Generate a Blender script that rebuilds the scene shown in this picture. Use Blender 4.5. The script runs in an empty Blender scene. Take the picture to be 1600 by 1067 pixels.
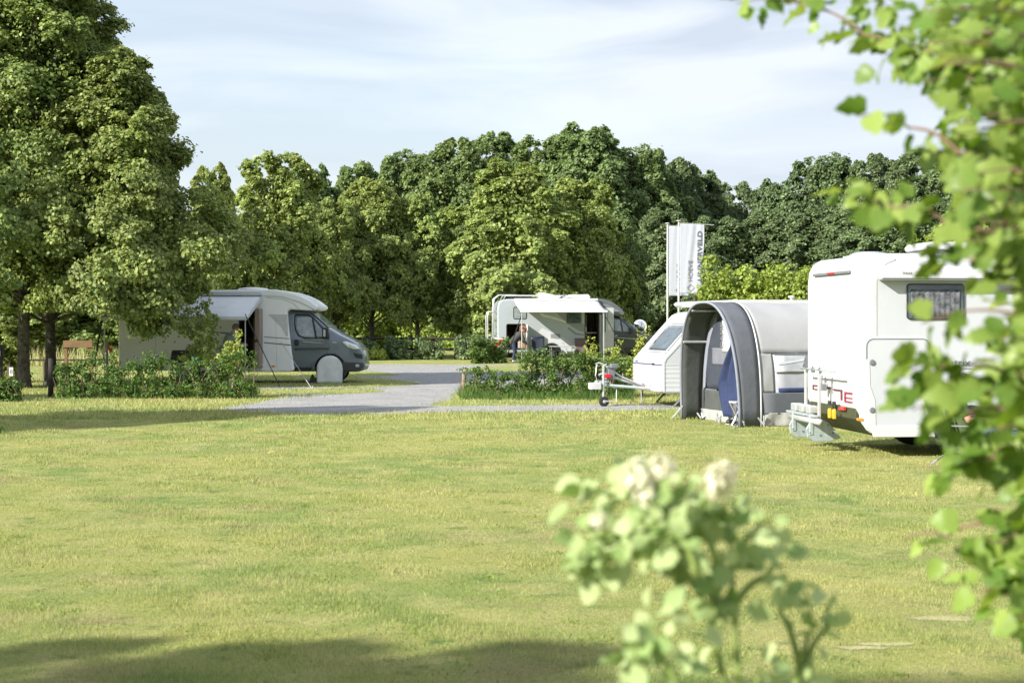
import bpy, bmesh, math, random
import numpy as np
from mathutils import Vector, Matrix
R = math.radians
S = bpy.context.scene
COL = S.collection
random.seed(5)

# ---------------------------------------------------------------- camera, sky, sun, exposure
F, HZ, CH = 2500.0, 502.0, 1.8          # focal length in photo pixels, horizon row, eye height
cd = bpy.data.cameras.new('camera')
cd.sensor_width = 36; cd.lens = F/1600*36; cd.shift_y = -(533.5-HZ)/1600
cd.clip_start = .1; cd.clip_end = 2000
cd.dof.use_dof = True; cd.dof.focus_distance = 42; cd.dof.aperture_fstop = 4.9; cd.dof.aperture_blades = 7
cam = bpy.data.objects.new('camera', cd); COL.objects.link(cam)
cam.location = (0, 0, CH); cam.rotation_euler = (R(90), 0, 0)
S.camera = cam
SUN_EL = 30.0
SUN_H = Vector((-.80, -.60, 0)).normalized()      # where the sun stands, seen from the scene
sd = SUN_H*math.cos(R(SUN_EL)) + Vector((0, 0, math.sin(R(SUN_EL))))
sl = bpy.data.lights.new('sun', 'SUN'); sl.energy = 5.0; sl.angle = R(.6); sl.color = (1, .945, .86)
so = bpy.data.objects.new('sun', sl); COL.objects.link(so)
so.rotation_euler = sd.to_track_quat('Z', 'Y').to_euler(); so.location = (-30, -20, 40)
w = bpy.data.worlds.new('World'); S.world = w; w.use_nodes = True
nt = w.node_tree; nt.nodes.clear()
def nn(nt, t, **k):
    n = nt.nodes.new(t)
    for a, b in k.items():
        if a == 'ins':
            for i, v in b.items(): n.inputs[i].default_value = v
        else: setattr(n, a, b)
    return n
out = nn(nt, 'ShaderNodeOutputWorld'); bg = nn(nt, 'ShaderNodeBackground', ins={1: .12})
sky = nn(nt, 'ShaderNodeTexSky'); sky.sky_type = 'NISHITA'; sky.sun_disc = False
sky.sun_elevation = R(SUN_EL); sky.sun_rotation = math.atan2(sd.x, sd.y); sky.air_density = 1.2; sky.dust_density = 1.5
tc = nn(nt, 'ShaderNodeTexCoord'); mp = nn(nt, 'ShaderNodeMapping'); mp.inputs['Scale'].default_value = (1.6, 1.6, 8.5)
mp.inputs['Location'].default_value = (.35, .1, .62)
n1 = nn(nt, 'ShaderNodeTexNoise', ins={'Scale': 1.6, 'Detail': 5.0, 'Roughness': .48})
n2 = nn(nt, 'ShaderNodeTexNoise', ins={'Scale': 2.3, 'Detail': 6.0, 'Roughness': .5, 'Distortion': .6})
rp = nn(nt, 'ShaderNodeValToRGB'); rp.color_ramp.elements[0].position = .36; rp.color_ramp.elements[0].color = (.72, .72, .72, 1)
rp.color_ramp.elements[1].position = .58; rp.color_ramp.elements[1].color = (.95, .95, .95, 1)
rc = nn(nt, 'ShaderNodeValToRGB'); e = rc.color_ramp.elements
e[0].position = .40; e[0].color = (3.0, 3.35, 3.9, 1); e[1].position = .60; e[1].color = (3.95, 4.2, 4.65, 1)
mx = nn(nt, 'ShaderNodeMixRGB')
L = nt.links.new
L(tc.outputs['Generated'], mp.inputs[0]); L(mp.outputs[0], n1.inputs['Vector']); L(mp.outputs[0], n2.inputs['Vector'])
L(n1.outputs['Fac'], rp.inputs[0]); L(n2.outputs['Fac'], rc.inputs[0])
L(rp.outputs[0], mx.inputs[0]); L(sky.outputs[0], mx.inputs[1]); L(rc.outputs[0], mx.inputs[2])
L(mx.outputs[0], bg.inputs[0]); L(bg.outputs[0], out.inputs[0])
S.view_settings.view_transform = 'Standard'; S.view_settings.look = 'None'
S.view_settings.exposure = .95; S.view_settings.gamma = 1
S.render.engine = 'CYCLES'
S.cycles.max_bounces = 7; S.cycles.diffuse_bounces = 3; S.cycles.glossy_bounces = 3; S.cycles.transmission_bounces = 5
S.cycles.transparent_max_bounces = 8; S.cycles.use_denoising = True

def X(px, Y): return (px-800)/F*Y
def Z(py, Y): return CH-(py-HZ)/F*Y
def G(px, py, z=0):
    Y = F*(CH-z)/(py-HZ); return Vector((X(px, Y), Y, z))
def PW(px, py, Y): return Vector((X(px, Y), Y, Z(py, Y)))

# ---------------------------------------------------------------- materials
MATS = {}
def M(name, c, rough=.5, metal=0, var=.06, vs=6, bump=0, bs=60, c2=None, coat=0, trans=0, spec=.5, alpha=1):
    if name in MATS: return MATS[name]
    m = bpy.data.materials.new(name); m.use_nodes = True; t = m.node_tree; b = t.nodes['Principled BSDF']
    MATS[name] = m
    b.inputs['Roughness'].default_value = rough; b.inputs['Metallic'].default_value = metal
    b.inputs['Coat Weight'].default_value = coat; b.inputs['Transmission Weight'].default_value = trans
    b.inputs['Specular IOR Level'].default_value = spec; b.inputs['Alpha'].default_value = alpha
    tcn = nn(t, 'ShaderNodeTexCoord')
    no = nn(t, 'ShaderNodeTexNoise', ins={'Scale': vs, 'Detail': 6.0, 'Roughness': .6})
    mix = nn(t, 'ShaderNodeMixRGB'); c2 = c2 or tuple(x*(1-2.2*var) for x in c)
    mix.inputs[1].default_value = (*c, 1); mix.inputs[2].default_value = (*c2, 1)
    r = nn(t, 'ShaderNodeValToRGB'); r.color_ramp.elements[0].position = .38; r.color_ramp.elements[1].position = .68
    t.links.new(tcn.outputs['Object'], no.inputs['Vector']); t.links.new(no.outputs['Fac'], r.inputs[0])
    t.links.new(r.outputs[0], mix.inputs[0]); t.links.new(mix.outputs[0], b.inputs['Base Color'])
    if bump:
        nb = nn(t, 'ShaderNodeTexNoise', ins={'Scale': bs, 'Detail': 4.0}); bp = nn(t, 'ShaderNodeBump', ins={'Strength': bump, 'Distance': .02})
        t.links.new(tcn.outputs['Object'], nb.inputs['Vector']); t.links.new(nb.outputs['Fac'], bp.inputs['Height'])
        t.links.new(bp.outputs[0], b.inputs['Normal'])
    return m
white = M('white_gelcoat', (.58, .59, .60), .28, var=.03, vs=1.3, coat=.3)
rvwhite = M('side_sheet_white', (.49, .51, .54), .35, var=.03, vs=1.1, coat=.2)
mhwhite = M('painted_aluminium_white', (.84, .85, .86), .35, var=.04, vs=1.1, coat=.2)
silver = M('silver_paint', (.38, .42, .455), .35, metal=.15, var=.03, vs=1.2, coat=.3)
ltrim = M('light_trim', (.55, .56, .57), .4)
grey = M('mid_grey', (.22, .23, .24), .45)
seam = M('seam_grey', (.16, .17, .19), .6)
cabgrey = M('cab_grey_paint', (.13, .165, .20), .28, metal=.25, var=.04, coat=.7)
cabdark = M('cab_dark_paint', (.035, .04, .043), .4, var=.04, coat=.2)
black = M('black_plastic', (.02, .02, .022), .5)
rubber = M('rubber', (.018, .018, .018), .85, bump=.3, bs=90)
glass = M('dark_glass', (.035, .05, .06), .04, spec=.9, var=.3, vs=3, c2=(.10, .13, .14))
glassl = M('pale_glass', (.16, .2, .22), .05, spec=.9, var=.3, vs=4, c2=(.32, .36, .36))
chrome = M('chrome', (.85, .85, .86), .06, metal=1)
alu = M('aluminium', (.62, .64, .66), .35, metal=.55, var=.05)
galv = M('galvanised_steel', (.42, .49, .5), .5, metal=.35, var=.1, vs=12)
steelw = M('pale_metal', (.50, .51, .52), .4, metal=.3)
orange = M('orange_lens', (.85, .28, .03), .25)
redl = M('red_lens', (.62, .02, .03), .2)
yellow = M('yellow_plastic', (.85, .42, .03), .4)
awn = M('awning_fabric', (.80, .83, .86), .8, var=.04, vs=3, bump=.15, bs=14)
awns = M('awning_fabric_pale', (.6, .61, .63), .8, var=.03, vs=3)
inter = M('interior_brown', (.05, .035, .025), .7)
wood = M('weathered_wood', (.16, .12, .085), .85, var=.2, vs=14, bump=.5, bs=40)
woodl = M('pale_wood', (.30, .24, .17), .85, var=.2, vs=14, bump=.4, bs=40)
woodd = M('dark_fence_wood', (.035, .028, .022), .85, var=.25, vs=9, bump=.4)
board = M('brown_board', (.17, .10, .045), .8, var=.15, vs=7, bump=.3)
bark = M('bark', (.13, .115, .095), .95, var=.35, vs=10, bump=1.0, bs=18)
barkl = M('pale_bark', (.25, .235, .19), .95, var=.3, vs=8, bump=.9, bs=16)
twig = M('twig_bark', (.22, .14, .09), .8, var=.2, vs=30)
twigg = M('green_twig', (.22, .3, .07), .7, var=.2, vs=30)
navy = M('navy_fabric', (.02, .026, .045), .9, bump=.3)
brownf = M('brown_fabric', (.12, .085, .08), .9, bump=.3)
skin = M('skin', (.55, .30, .21), .55, var=.08, vs=20)
hairm = M('dark_hair', (.035, .028, .022), .8, bump=.6, bs=120)
blue = M('blue_crate_plastic', (.03, .22, .50), .45)

def leafmat(name, c, c2, tl=.35, tcol=None, rough=.5, vein=False):
    m = bpy.data.materials.new(name); m.use_nodes = True; t = m.node_tree; t.nodes.clear()
    o = nn(t, 'ShaderNodeOutputMaterial'); g = nn(t, 'ShaderNodeNewGeometry')
    mix = nn(t, 'ShaderNodeMixRGB'); mix.inputs[1].default_value = (*c, 1); mix.inputs[2].default_value = (*c2, 1)
    t.links.new(g.outputs['Random Per Island'], mix.inputs[0])
    tcn = nn(t, 'ShaderNodeTexCoord'); no = nn(t, 'ShaderNodeTexNoise', ins={'Scale': .7, 'Detail': 3.0})
    t.links.new(tcn.outputs['Object'], no.inputs['Vector'])
    hs = nn(t, 'ShaderNodeHueSaturation'); mr = nn(t, 'ShaderNodeMapRange', ins={1: .3, 2: .7, 3: .75, 4: 1.3})
    t.links.new(no.outputs['Fac'], mr.inputs[0]); t.links.new(mr.outputs[0], hs.inputs['Value']); t.links.new(mix.outputs[0], hs.inputs['Color'])
    oi = nn(t, 'ShaderNodeObjectInfo'); mo = nn(t, 'ShaderNodeMapRange', ins={1: 0., 2: 1., 3: .492, 4: .506})
    t.links.new(oi.outputs['Random'], mo.inputs[0]); t.links.new(mo.outputs[0], hs.inputs['Hue'])
    p = nn(t, 'ShaderNodeBsdfPrincipled', ins={'Roughness': rough, 'Specular IOR Level': .35})
    tr = nn(t, 'ShaderNodeBsdfTranslucent'); ms = nn(t, 'ShaderNodeMixShader', ins={0: tl})
    h2 = nn(t, 'ShaderNodeHueSaturation', ins={'Hue': .49, 'Saturation': 1.15, 'Value': 1.35})
    t.links.new(hs.outputs[0], h2.inputs['Color'])
    t.links.new(hs.outputs[0], p.inputs['Base Color']); t.links.new(h2.outputs[0], tr.inputs['Color'])
    t.links.new(p.outputs[0], ms.inputs[1]); t.links.new(tr.outputs[0], ms.inputs[2]); t.links.new(ms.outputs[0], o.inputs[0])
    return m
LF = {
 'lime':  leafmat('lime_leaf', (.10, .165, .045), (.34, .40, .13)),
 'light': leafmat('light_leaf', (.15, .22, .06), (.38, .44, .145)),
 'oak':   leafmat('oak_leaf', (.10, .165, .06), (.25, .32, .12)),
 'deep':  leafmat('deep_leaf', (.095, .15, .072), (.22, .285, .125)),
 'hedge': leafmat('hedge_leaf', (.17, .25, .045), (.31, .39, .085)),
 'shrub': leafmat('shrub_leaf', (.05, .11, .025), (.145, .23, .05)),
 'young': leafmat('young_leaf', (.26, .33, .06), (.42, .46, .12)),
 'near':  leafmat('near_leaf', (.11, .21, .03), (.33, .43, .10), tl=.42, rough=.42),
 'elder': leafmat('elder_leaf', (.22, .33, .10), (.46, .54, .26), tl=.3, rough=.6),
}

def grass_nodes(t, tcn):
    """colour of the lawn from the place on the ground, shared by the sheet and the blades"""
    def noise(sc, det, vec=None, ro=.6):
        n = nn(t, 'ShaderNodeTexNoise', ins={'Scale': sc, 'Detail': det, 'Roughness': ro}); t.links.new(vec or tcn.outputs['Object'], n.inputs['Vector']); return n
    def mixc(fac, a, b):
        m = nn(t, 'ShaderNodeMixRGB'); t.links.new(fac, m.inputs[0])
        for i, v in ((1, a), (2, b)):
            if isinstance(v, tuple): m.inputs[i].default_value = (*v, 1)
            else: t.links.new(v, m.inputs[i])
        return m.outputs[0]
    def ramp(f, a, b):
        r = nn(t, 'ShaderNodeMapRange', ins={1: a, 2: b}); t.links.new(f, r.inputs[0]); return r.outputs[0]
    c = mixc(ramp(noise(.35, 4).outputs[0], .38, .62), (.365, .375, .12), (.24, .31, .095))
    c = mixc(ramp(noise(1.6, 5).outputs[0], .44, .66), c, (.41, .405, .16))
    mp = nn(t, 'ShaderNodeMapping'); mp.inputs['Scale'].default_value = (1, 1.3, 1); mp.inputs['Location'].default_value = (3, 7, 0)
    t.links.new(tcn.outputs['Object'], mp.inputs[0])
    c = mixc(ramp(noise(.8, 5, mp.outputs[0]).outputs[0], .56, .74), c, (.35, .30, .15))
    c = mixc(ramp(noise(2.6, 6, mp.outputs[0], .7).outputs[0], .55, .70), c, (.14, .21, .06))
    return c
def ground_mat():
    m = bpy.data.materials.new('lawn'); m.use_nodes = True; t = m.node_tree; b = t.nodes['Principled BSDF']
    tcn = nn(t, 'ShaderNodeTexCoord'); c = grass_nodes(t, tcn)
    fine = nn(t, 'ShaderNodeTexNoise', ins={'Scale': 26., 'Detail': 6., 'Roughness': .75}); t.links.new(tcn.outputs['Object'], fine.inputs['Vector'])
    mr = nn(t, 'ShaderNodeMapRange', ins={1: .3, 2: .7, 3: .65, 4: 1.12}); t.links.new(fine.outputs[0], mr.inputs[0])
    hs = nn(t, 'ShaderNodeHueSaturation'); t.links.new(c, hs.inputs['Color']); t.links.new(mr.outputs[0], hs.inputs['Value'])
    t.links.new(hs.outputs[0], b.inputs['Base Color']); b.inputs['Roughness'].default_value = .95; b.inputs['Specular IOR Level'].default_value = .1
    bp = nn(t, 'ShaderNodeBump', ins={'Strength': .8, 'Distance': .05}); t.links.new(fine.outputs[0], bp.inputs['Height']); t.links.new(bp.outputs[0], b.inputs['Normal'])
    return m
def blade_mat():
    m = bpy.data.materials.new('grass_blade'); m.use_nodes = True; t = m.node_tree; t.nodes.clear()
    o = nn(t, 'ShaderNodeOutputMaterial'); tcn = nn(t, 'ShaderNodeTexCoord'); c = grass_nodes(t, tcn)
    g = nn(t, 'ShaderNodeNewGeometry'); mr = nn(t, 'ShaderNodeMapRange', ins={1: 0., 2: 1., 3: .7, 4: 1.45}); t.links.new(g.outputs['Random Per Island'], mr.inputs[0])
    hs = nn(t, 'ShaderNodeHueSaturation', ins={'Saturation': .95}); t.links.new(c, hs.inputs['Color']); t.links.new(mr.outputs[0], hs.inputs['Value'])
    d = nn(t, 'ShaderNodeBsdfDiffuse'); tr = nn(t, 'ShaderNodeBsdfTranslucent'); ms = nn(t, 'ShaderNodeMixShader', ins={0: .35})
    for n in (d, tr): t.links.new(hs.outputs[0], n.inputs['Color'])
    t.links.new(d.outputs[0], ms.inputs[1]); t.links.new(tr.outputs[0], ms.inputs[2]); t.links.new(ms.outputs[0], o.inputs[0])
    return m
lawnm = ground_mat(); bladem = blade_mat()
def gravel_mat():
    m = bpy.data.materials.new('gravel'); m.use_nodes = True; t = m.node_tree; b = t.nodes['Principled BSDF']
    tcn = nn(t, 'ShaderNodeTexCoord')
    vo = nn(t, 'ShaderNodeTexVoronoi', ins={'Scale': 30.}); n = nn(t, 'ShaderNodeTexNoise', ins={'Scale': 1.2, 'Detail': 8., 'Roughness': .7})
    for q in (vo, n): t.links.new(tcn.outputs['Object'], q.inputs['Vector'])
    a = nn(t, 'ShaderNodeMixRGB', blend_type='MULTIPLY', ins={0: .75}); r = nn(t, 'ShaderNodeValToRGB')
    r.color_ramp.elements[0].position = .3; r.color_ramp.elements[0].color = (.31, .31, .305, 1); r.color_ramp.elements[1].position = .7; r.color_ramp.elements[1].color = (.47, .465, .455, 1)
    r2 = nn(t, 'ShaderNodeValToRGB'); r2.color_ramp.elements[0].color = (.5, .5, .5, 1); r2.color_ramp.elements[1].color = (1, 1, 1, 1)
    t.links.new(n.outputs[0], r.inputs[0]); sp = nn(t, 'ShaderNodeSeparateColor'); t.links.new(vo.outputs['Color'], sp.inputs[0]); t.links.new(sp.outputs[0], r2.inputs[0])
    t.links.new(r.outputs[0], a.inputs[1]); t.links.new(r2.outputs[0], a.inputs[2]); t.links.new(a.outputs[0], b.inputs['Base Color'])
    b.inputs['Roughness'].default_value = .95
    bp = nn(t, 'ShaderNodeBump', ins={'Strength': 1., 'Distance': .03}); t.links.new(vo.outputs['Distance'], bp.inputs['Height']); t.links.new(bp.outputs[0], b.inputs['Normal'])
    return m
gravelm = gravel_mat()

# ---------------------------------------------------------------- mesh helpers
class MB:
    def __init__(s): s.v = []; s.f = []; s.m = []; s.cur = 0
    def add(s, vs, fs):
        o = len(s.v); s.v += [tuple(v) for v in vs]; s.f += [tuple(o+i for i in f) for f in fs]; s.m += [s.cur]*len(fs); return s
    def box(s, x0, y0, z0, x1, y1, z1, mat=None):
        vs = [Vector(p) for p in ((x0,y0,z0),(x1,y0,z0),(x1,y1,z0),(x0,y1,z0),(x0,y0,z1),(x1,y0,z1),(x1,y1,z1),(x0,y1,z1))]
        if mat: vs = [mat@v for v in vs]
        return s.add(vs, [(0,3,2,1),(4,5,6,7),(0,1,5,4),(1,2,6,5),(2,3,7,6),(3,0,4,7)])
    def tube(s, pts, r, n=8, cap=True):
        pts = [Vector(p) for p in pts]; rr_ = r if isinstance(r, (list, tuple)) else [r]*len(pts)
        rings = []; prev = None
        for i, p in enumerate(pts):
            d = (pts[min(i+1, len(pts)-1)]-pts[max(i-1, 0)])
            d = d.normalized() if d.length > 1e-9 else Vector((0, 0, 1))
            if prev is None:
                u = d.cross(Vector((0, 0, 1)) if abs(d.z) < .9 else Vector((1, 0, 0))).normalized()
            else: u = (prev-d*prev.dot(d)).normalized()
            prev = u; v = d.cross(u)
            rings.append([p+(u*math.cos(2*math.pi*k/n)+v*math.sin(2*math.pi*k/n))*rr_[i] for k in range(n)])
        vs = [q for g in rings for q in g]; fs = []
        for i in range(len(pts)-1):
            for k in range(n): fs.append((i*n+k, i*n+(k+1) % n, (i+1)*n+(k+1) % n, (i+1)*n+k))
        if cap: fs += [tuple(range(n-1, -1, -1)), tuple((len(pts)-1)*n+k for k in range(n))]
        return s.add(vs, fs)
    def prism(s, poly, y0, y1, f=None):
        """polygon in x,z pulled from y0 to y1"""
        a = sum(poly[i][0]*poly[(i+1) % len(poly)][1]-poly[(i+1) % len(poly)][0]*poly[i][1] for i in range(len(poly)))
        if a < 0: poly = poly[::-1]
        n = len(poly); vs = [(x, y0, z) for x, z in poly]+[(x, y1, z) for x, z in poly]
        if f: vs = [f(Vector(v)) for v in vs]
        fs = [tuple(range(n)), tuple(range(2*n-1, n-1, -1))]+[((i+1) % n, i, n+i, n+(i+1) % n) for i in range(n)]
        return s.add(vs, fs)
    def lathe(s, c, axis, prof, n=24):
        """prof: (distance along axis, radius)"""
        c = Vector(c); a = Vector(axis).normalized(); u = a.cross(Vector((0, 0, 1)) if abs(a.z) < .9 else Vector((1, 0, 0))).normalized(); v = a.cross(u)
        vs = [c+a*t+(u*math.cos(2*math.pi*k/n)+v*math.sin(2*math.pi*k/n))*r for t, r in prof for k in range(n)]
        fs = [(i*n+k, i*n+(k+1) % n, (i+1)*n+(k+1) % n, (i+1)*n+k) for i in range(len(prof)-1) for k in range(n)]
        fs += [tuple(range(n-1, -1, -1)), tuple((len(prof)-1)*n+k for k in range(n))]
        return s.add(vs, fs)
    def grid(s, nu, nv, f, thick=None, flip=False):
        vs = [f(i/(nu-1), j/(nv-1)) for i in range(nu) for j in range(nv)]
        fs = [(i*nv+j, (i+1)*nv+j, (i+1)*nv+j+1, i*nv+j+1) for i in range(nu-1) for j in range(nv-1)]
        if flip: fs = [q[::-1] for q in fs]
        return s.add(vs, fs)
    def build(s, name, mat, parent=None, smooth=False, bevel=0, seg=2, solid=0, sub=0, loc=None):
        me = bpy.data.meshes.new(name); me.from_pydata(s.v, [], s.f)
        mats = mat if isinstance(mat, (list, tuple)) else [mat]
        for m in mats: me.materials.append(m)
        if len(mats) > 1: me.polygons.foreach_set('material_index', s.m)
        bm = bmesh.new(); bm.from_mesh(me); bmesh.ops.recalc_face_normals(bm, faces=bm.faces) if not solid else None
        bm.to_mesh(me); bm.free()
        if smooth: me.polygons.foreach_set('use_smooth', [True]*len(me.polygons))
        o = bpy.data.objects.new(name, me); COL.objects.link(o)
        if solid: q = o.modifiers.new('s', 'SOLIDIFY'); q.thickness = solid; q.offset = 0
        if sub: q = o.modifiers.new('u', 'SUBSURF'); q.levels = q.render_levels = sub
        if bevel:
            q = o.modifiers.new('b', 'BEVEL'); q.width = bevel; q.segments = seg; q.limit_method = 'ANGLE'; q.angle_limit = R(35)
            me.polygons.foreach_set('use_smooth', [True]*len(me.polygons))
            q = o.modifiers.new('w', 'WEIGHTED_NORMAL'); q.keep_sharp = True
        if parent: o.parent = parent
        if loc: o.location = loc
        return o
def rr(x0, z0, x1, z1, r, n=5):
    p = []
    for cx, cz, a in ((x1-r, z0+r, -90), (x1-r, z1-r, 0), (x0+r, z1-r, 90), (x0+r, z0+r, 180)):
        for k in range(n+1):
            t = R(a+90*k/n); p.append((cx+r*math.cos(t), cz+r*math.sin(t)))
    return p
def ring(poly, w):
    """outline polygon grown outward by w about its own middle, good for near-convex shapes"""
    n = len(poly); out = []
    a = sum(poly[i][0]*poly[(i+1) % n][1]-poly[(i+1) % n][0]*poly[i][1] for i in range(n)); sg = 1 if a > 0 else -1
    for i in range(n):
        p0, p1, p2 = Vector(poly[i-1]), Vector(poly[i]), Vector(poly[(i+1) % n])
        d1, d2 = (p1-p0), (p2-p1)
        d = (d1.normalized() if d1.length else d2.normalized())+(d2.normalized() if d2.length else d1.normalized())
        d = d.normalized() if d.length else Vector((1, 0)); out.append((p1.x+d.y*w*sg, p1.y-d.x*w*sg))
    return out
def frame(mb, poly, w, y0, y1):
    o = ring(poly, w); n = len(poly)
    vs = [(x, y, z) for y in (y0, y1) for P in (poly, o) for x, z in P]
    fs = []
    for i in range(n):
        j = (i+1) % n
        fs += [(i, j, n+j, n+i), (2*n+j, 2*n+i, 3*n+i, 3*n+j), (j, i, 2*n+i, 2*n+j), (n+i, n+j, 3*n+j, 3*n+i)]
    mb.add(vs, fs); return mb
def tag(o, label=None, cat=None, group=None, kind=None):
    if label: o['label'] = label
    if cat: o['category'] = cat
    if group: o['group'] = group
    if kind: o['kind'] = kind
    return o
def empty(name, loc=(0, 0, 0), rz=0, label=None, cat=None, group=None):
    o = bpy.data.objects.new(name, None); COL.objects.link(o); o.location = loc; o.rotation_euler = (0, 0, R(rz)); o.empty_display_size = .3
    return tag(o, label, cat, group)
def bake(o):
    dg = bpy.context.evaluated_depsgraph_get(); dg.update(); ev = o.evaluated_get(dg)
    me = bpy.data.meshes.new_from_object(ev, depsgraph=dg); o.modifiers.clear(); old = o.data; o.data = me; bpy.data.meshes.remove(old); return o
def cut(o, cutters):
    """carve the shapes (MB) out of o, in o's own frame"""
    tmp = []
    par, o.parent = o.parent, None
    for c in cutters:
        t = c.build('tmp', black); tmp.append(t); q = o.modifiers.new('c', 'BOOLEAN'); q.object = t; q.operation = 'DIFFERENCE'; q.solver = 'EXACT'
    bake(o)
    for t in tmp: me = t.data; bpy.data.objects.remove(t); bpy.data.meshes.remove(me)
    o.parent = par
    return o
def text(name, body, size, mat, parent, loc, rot, extrude=.001, sx=1, bold=0, space=1, align='LEFT'):
    c = bpy.data.curves.new(name, 'FONT'); c.body = body; c.size = size; c.extrude = extrude; c.offset = bold; c.space_character = space; c.align_x = align
    t = bpy.data.objects.new('t', c); COL.objects.link(t)
    dg = bpy.context.evaluated_depsgraph_get(); dg.update(); me = bpy.data.meshes.new_from_object(t.evaluated_get(dg), depsgraph=dg)
    bpy.data.objects.remove(t); bpy.data.curves.remove(c)
    me.materials.clear(); me.materials.append(mat); me.name = name
    o = bpy.data.objects.new(name, me); COL.objects.link(o); o.parent = parent; o.location = loc; o.rotation_euler = rot; o.scale = (sx, 1, 1)
    return o
def np_mesh(name, V, faces, mat, nside):
    """V (n,3), faces (m,nside)"""
    me = bpy.data.meshes.new(name); V = np.asarray(V, np.float32); Fc = np.asarray(faces, np.int32)
    me.vertices.add(len(V)); me.vertices.foreach_set('co', V.ravel())
    me.loops.add(Fc.size); me.loops.foreach_set('vertex_index', Fc.ravel())
    me.polygons.add(len(Fc)); me.polygons.foreach_set('loop_start', np.arange(0, Fc.size, nside, dtype=np.int32))
    me.update(calc_edges=True); me.materials.append(mat); return me
def link(name, me, parent=None, loc=None):
    o = bpy.data.objects.new(name, me); COL.objects.link(o); o.parent = parent
    if loc is not None: o.location = loc
    return o
def unit(a): return a/np.maximum(np.linalg.norm(a, axis=1, keepdims=True), 1e-9)
def leaves(name, P, N, size, mat, rng, asp=.75, fold=.25, droop=0):
    """each leaf is a kite of two triangles folded on its midrib"""
    n = len(P); N = unit(N); T = unit(np.cross(N, rng.normal(size=(n, 3)))); B = np.cross(N, T)
    s = (size*rng.uniform(.65, 1.3, n))[:, None] if np.isscalar(size) else size[:, None]
    a = P-T*s*.5; b = P-T*s*.05+B*s*asp*.5+N*s*fold*.5; c = P+T*s*.5-N*s*.1; d = P-T*s*.05-B*s*asp*.5+N*s*fold*.5
    V = np.stack([a, b, c, d], 1).reshape(-1, 3); i = np.arange(n)[:, None]*4
    Fc = np.stack([i+np.array([0, 2, 1]), i+np.array([0, 3, 2])], 1).reshape(-1, 3)
    return np_mesh(name, V, Fc, mat, 3)
def crown_points(rng, centres, rad, per, up=.5, flat=.75, out_from=None):
    """clumps of leaf positions: centres (k,3), rad (k,), per leaves each"""
    k = len(centres); cid = np.repeat(np.arange(k), per); n = len(cid)
    D = unit(rng.normal(size=(n, 3)))
    C = centres[cid]
    if out_from is not None:
        O = unit(C-out_from); fl = (D*O).sum(1) < -.25; D[fl] = D[fl]-2*(D[fl]*O[fl]).sum(1, keepdims=True)*O[fl]
    else: O = D
    r = rng.uniform(.35, 1., n)**.6
    k_ = rng.random(n) < .16; r = np.where(k_, r*rng.uniform(1., 1.7, n), r)
    # spray: stretch each clump outward a little and let it hang
    P = C+D*(rad[cid]*r)[:, None]*np.array([1, 1, flat])
    lump = 1+.25*np.sin(P[:, 0:1]*4+P[:, 2:3]*3)
    P = C+(P-C)*lump
    N = D*.7+O*.5+np.array([0, 0, up])+rng.normal(size=(n, 3))*.55
    return P, N

# ---------------------------------------------------------------- ground
def sheet(name, pts, z, mat, kind='structure'):
    me = bpy.data.meshes.new(name); me.from_pydata([(x, y, z) for x, y in pts], [], [tuple(range(len(pts)))])
    bm = bmesh.new(); bm.from_mesh(me); bmesh.ops.recalc_face_normals(bm, faces=bm.faces)
    if bm.faces[:][0].normal.z < 0: bmesh.ops.reverse_faces(bm, faces=bm.faces)
    bmesh.ops.triangulate(bm, faces=bm.faces, ngon_method='EAR_CLIP'); bm.to_mesh(me); bm.free()
    me.materials.append(mat); return tag(link(name, me), kind=kind)
def wob(pts, n=5, a=.12, seed=0):
    """round off and roughen a ground outline"""
    rg = random.Random(seed); out = []
    P = [Vector((p[0], p[1])) for p in pts]; m = len(P)
    for i in range(m):
        p0, p1, p2, p3 = P[i-1], P[i], P[(i+1) % m], P[(i+2) % m]
        for k in range(n):
            t = k/n; q = .5*((2*p1)+(p2-p0)*t+(2*p0-5*p1+4*p2-p3)*t*t+(3*p1-p0-3*p2+p3)*t**3)
            out.append((q.x+rg.uniform(-a, a), q.y+rg.uniform(-a, a)*2))
    return out
def gp(l): return [tuple(G(x, y).xy) for x, y in l]
sheet('ground', [(-400, -60), (400, -60), (400, 700), (-400, 700)], 0, lawnm)
sheet('gravel_road', wob(gp([(345, 640), (480, 647.5), (600, 646.5), (700, 644), (900, 642.5), (1100, 640), (1290, 638), (1290, 630), (1100, 630.5), (985, 631.5),
      (830, 633), (700, 635), (672, 632), (706, 624), (722, 612), (860, 603), (1010, 601), (1030, 590), (1025, 574), (860, 572), (740, 570), (600, 569.5), (548, 570), (545, 586), (600, 600), (480, 612), (410, 628)]), 5, .06, 3), .004, gravelm)
for i, l in enumerate(([(300, 588.5), (520, 590), (600, 593), (655, 600), (590, 604.5), (500, 604), (390, 604), (300, 604)],
                       [(300, 607.5), (390, 608), (480, 607.5), (560, 608), (602, 611), (560, 614.5), (450, 616), (400, 620), (300, 622)],
                       [(540, 580), (590, 581), (622, 585.5), (580, 587.5), (520, 588)],
                       [(722, 579.5), (830, 580.5), (1000, 580), (1040, 572), (1000, 571), (860, 571.5), (760, 573)])):
    sheet('grass_verge', wob(gp(l), 4, .05, i), .008, lawnm)
sheet('gravel_pitch', wob(gp([(392, 604.2), (500, 605), (560, 606.5), (500, 608), (395, 608)]), 4, .04, 9), .0115, gravelm)
meadowm = M('dry_meadow', (.42, .40, .19), .95, var=.1, vs=.5, bump=.8, bs=8, c2=(.33, .35, .14), spec=.1)
sheet('meadow', [(-150, 64), (-17, 64), (-17.5, 90), (-30, 235), (-150, 235)], .01, meadowm)
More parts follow.
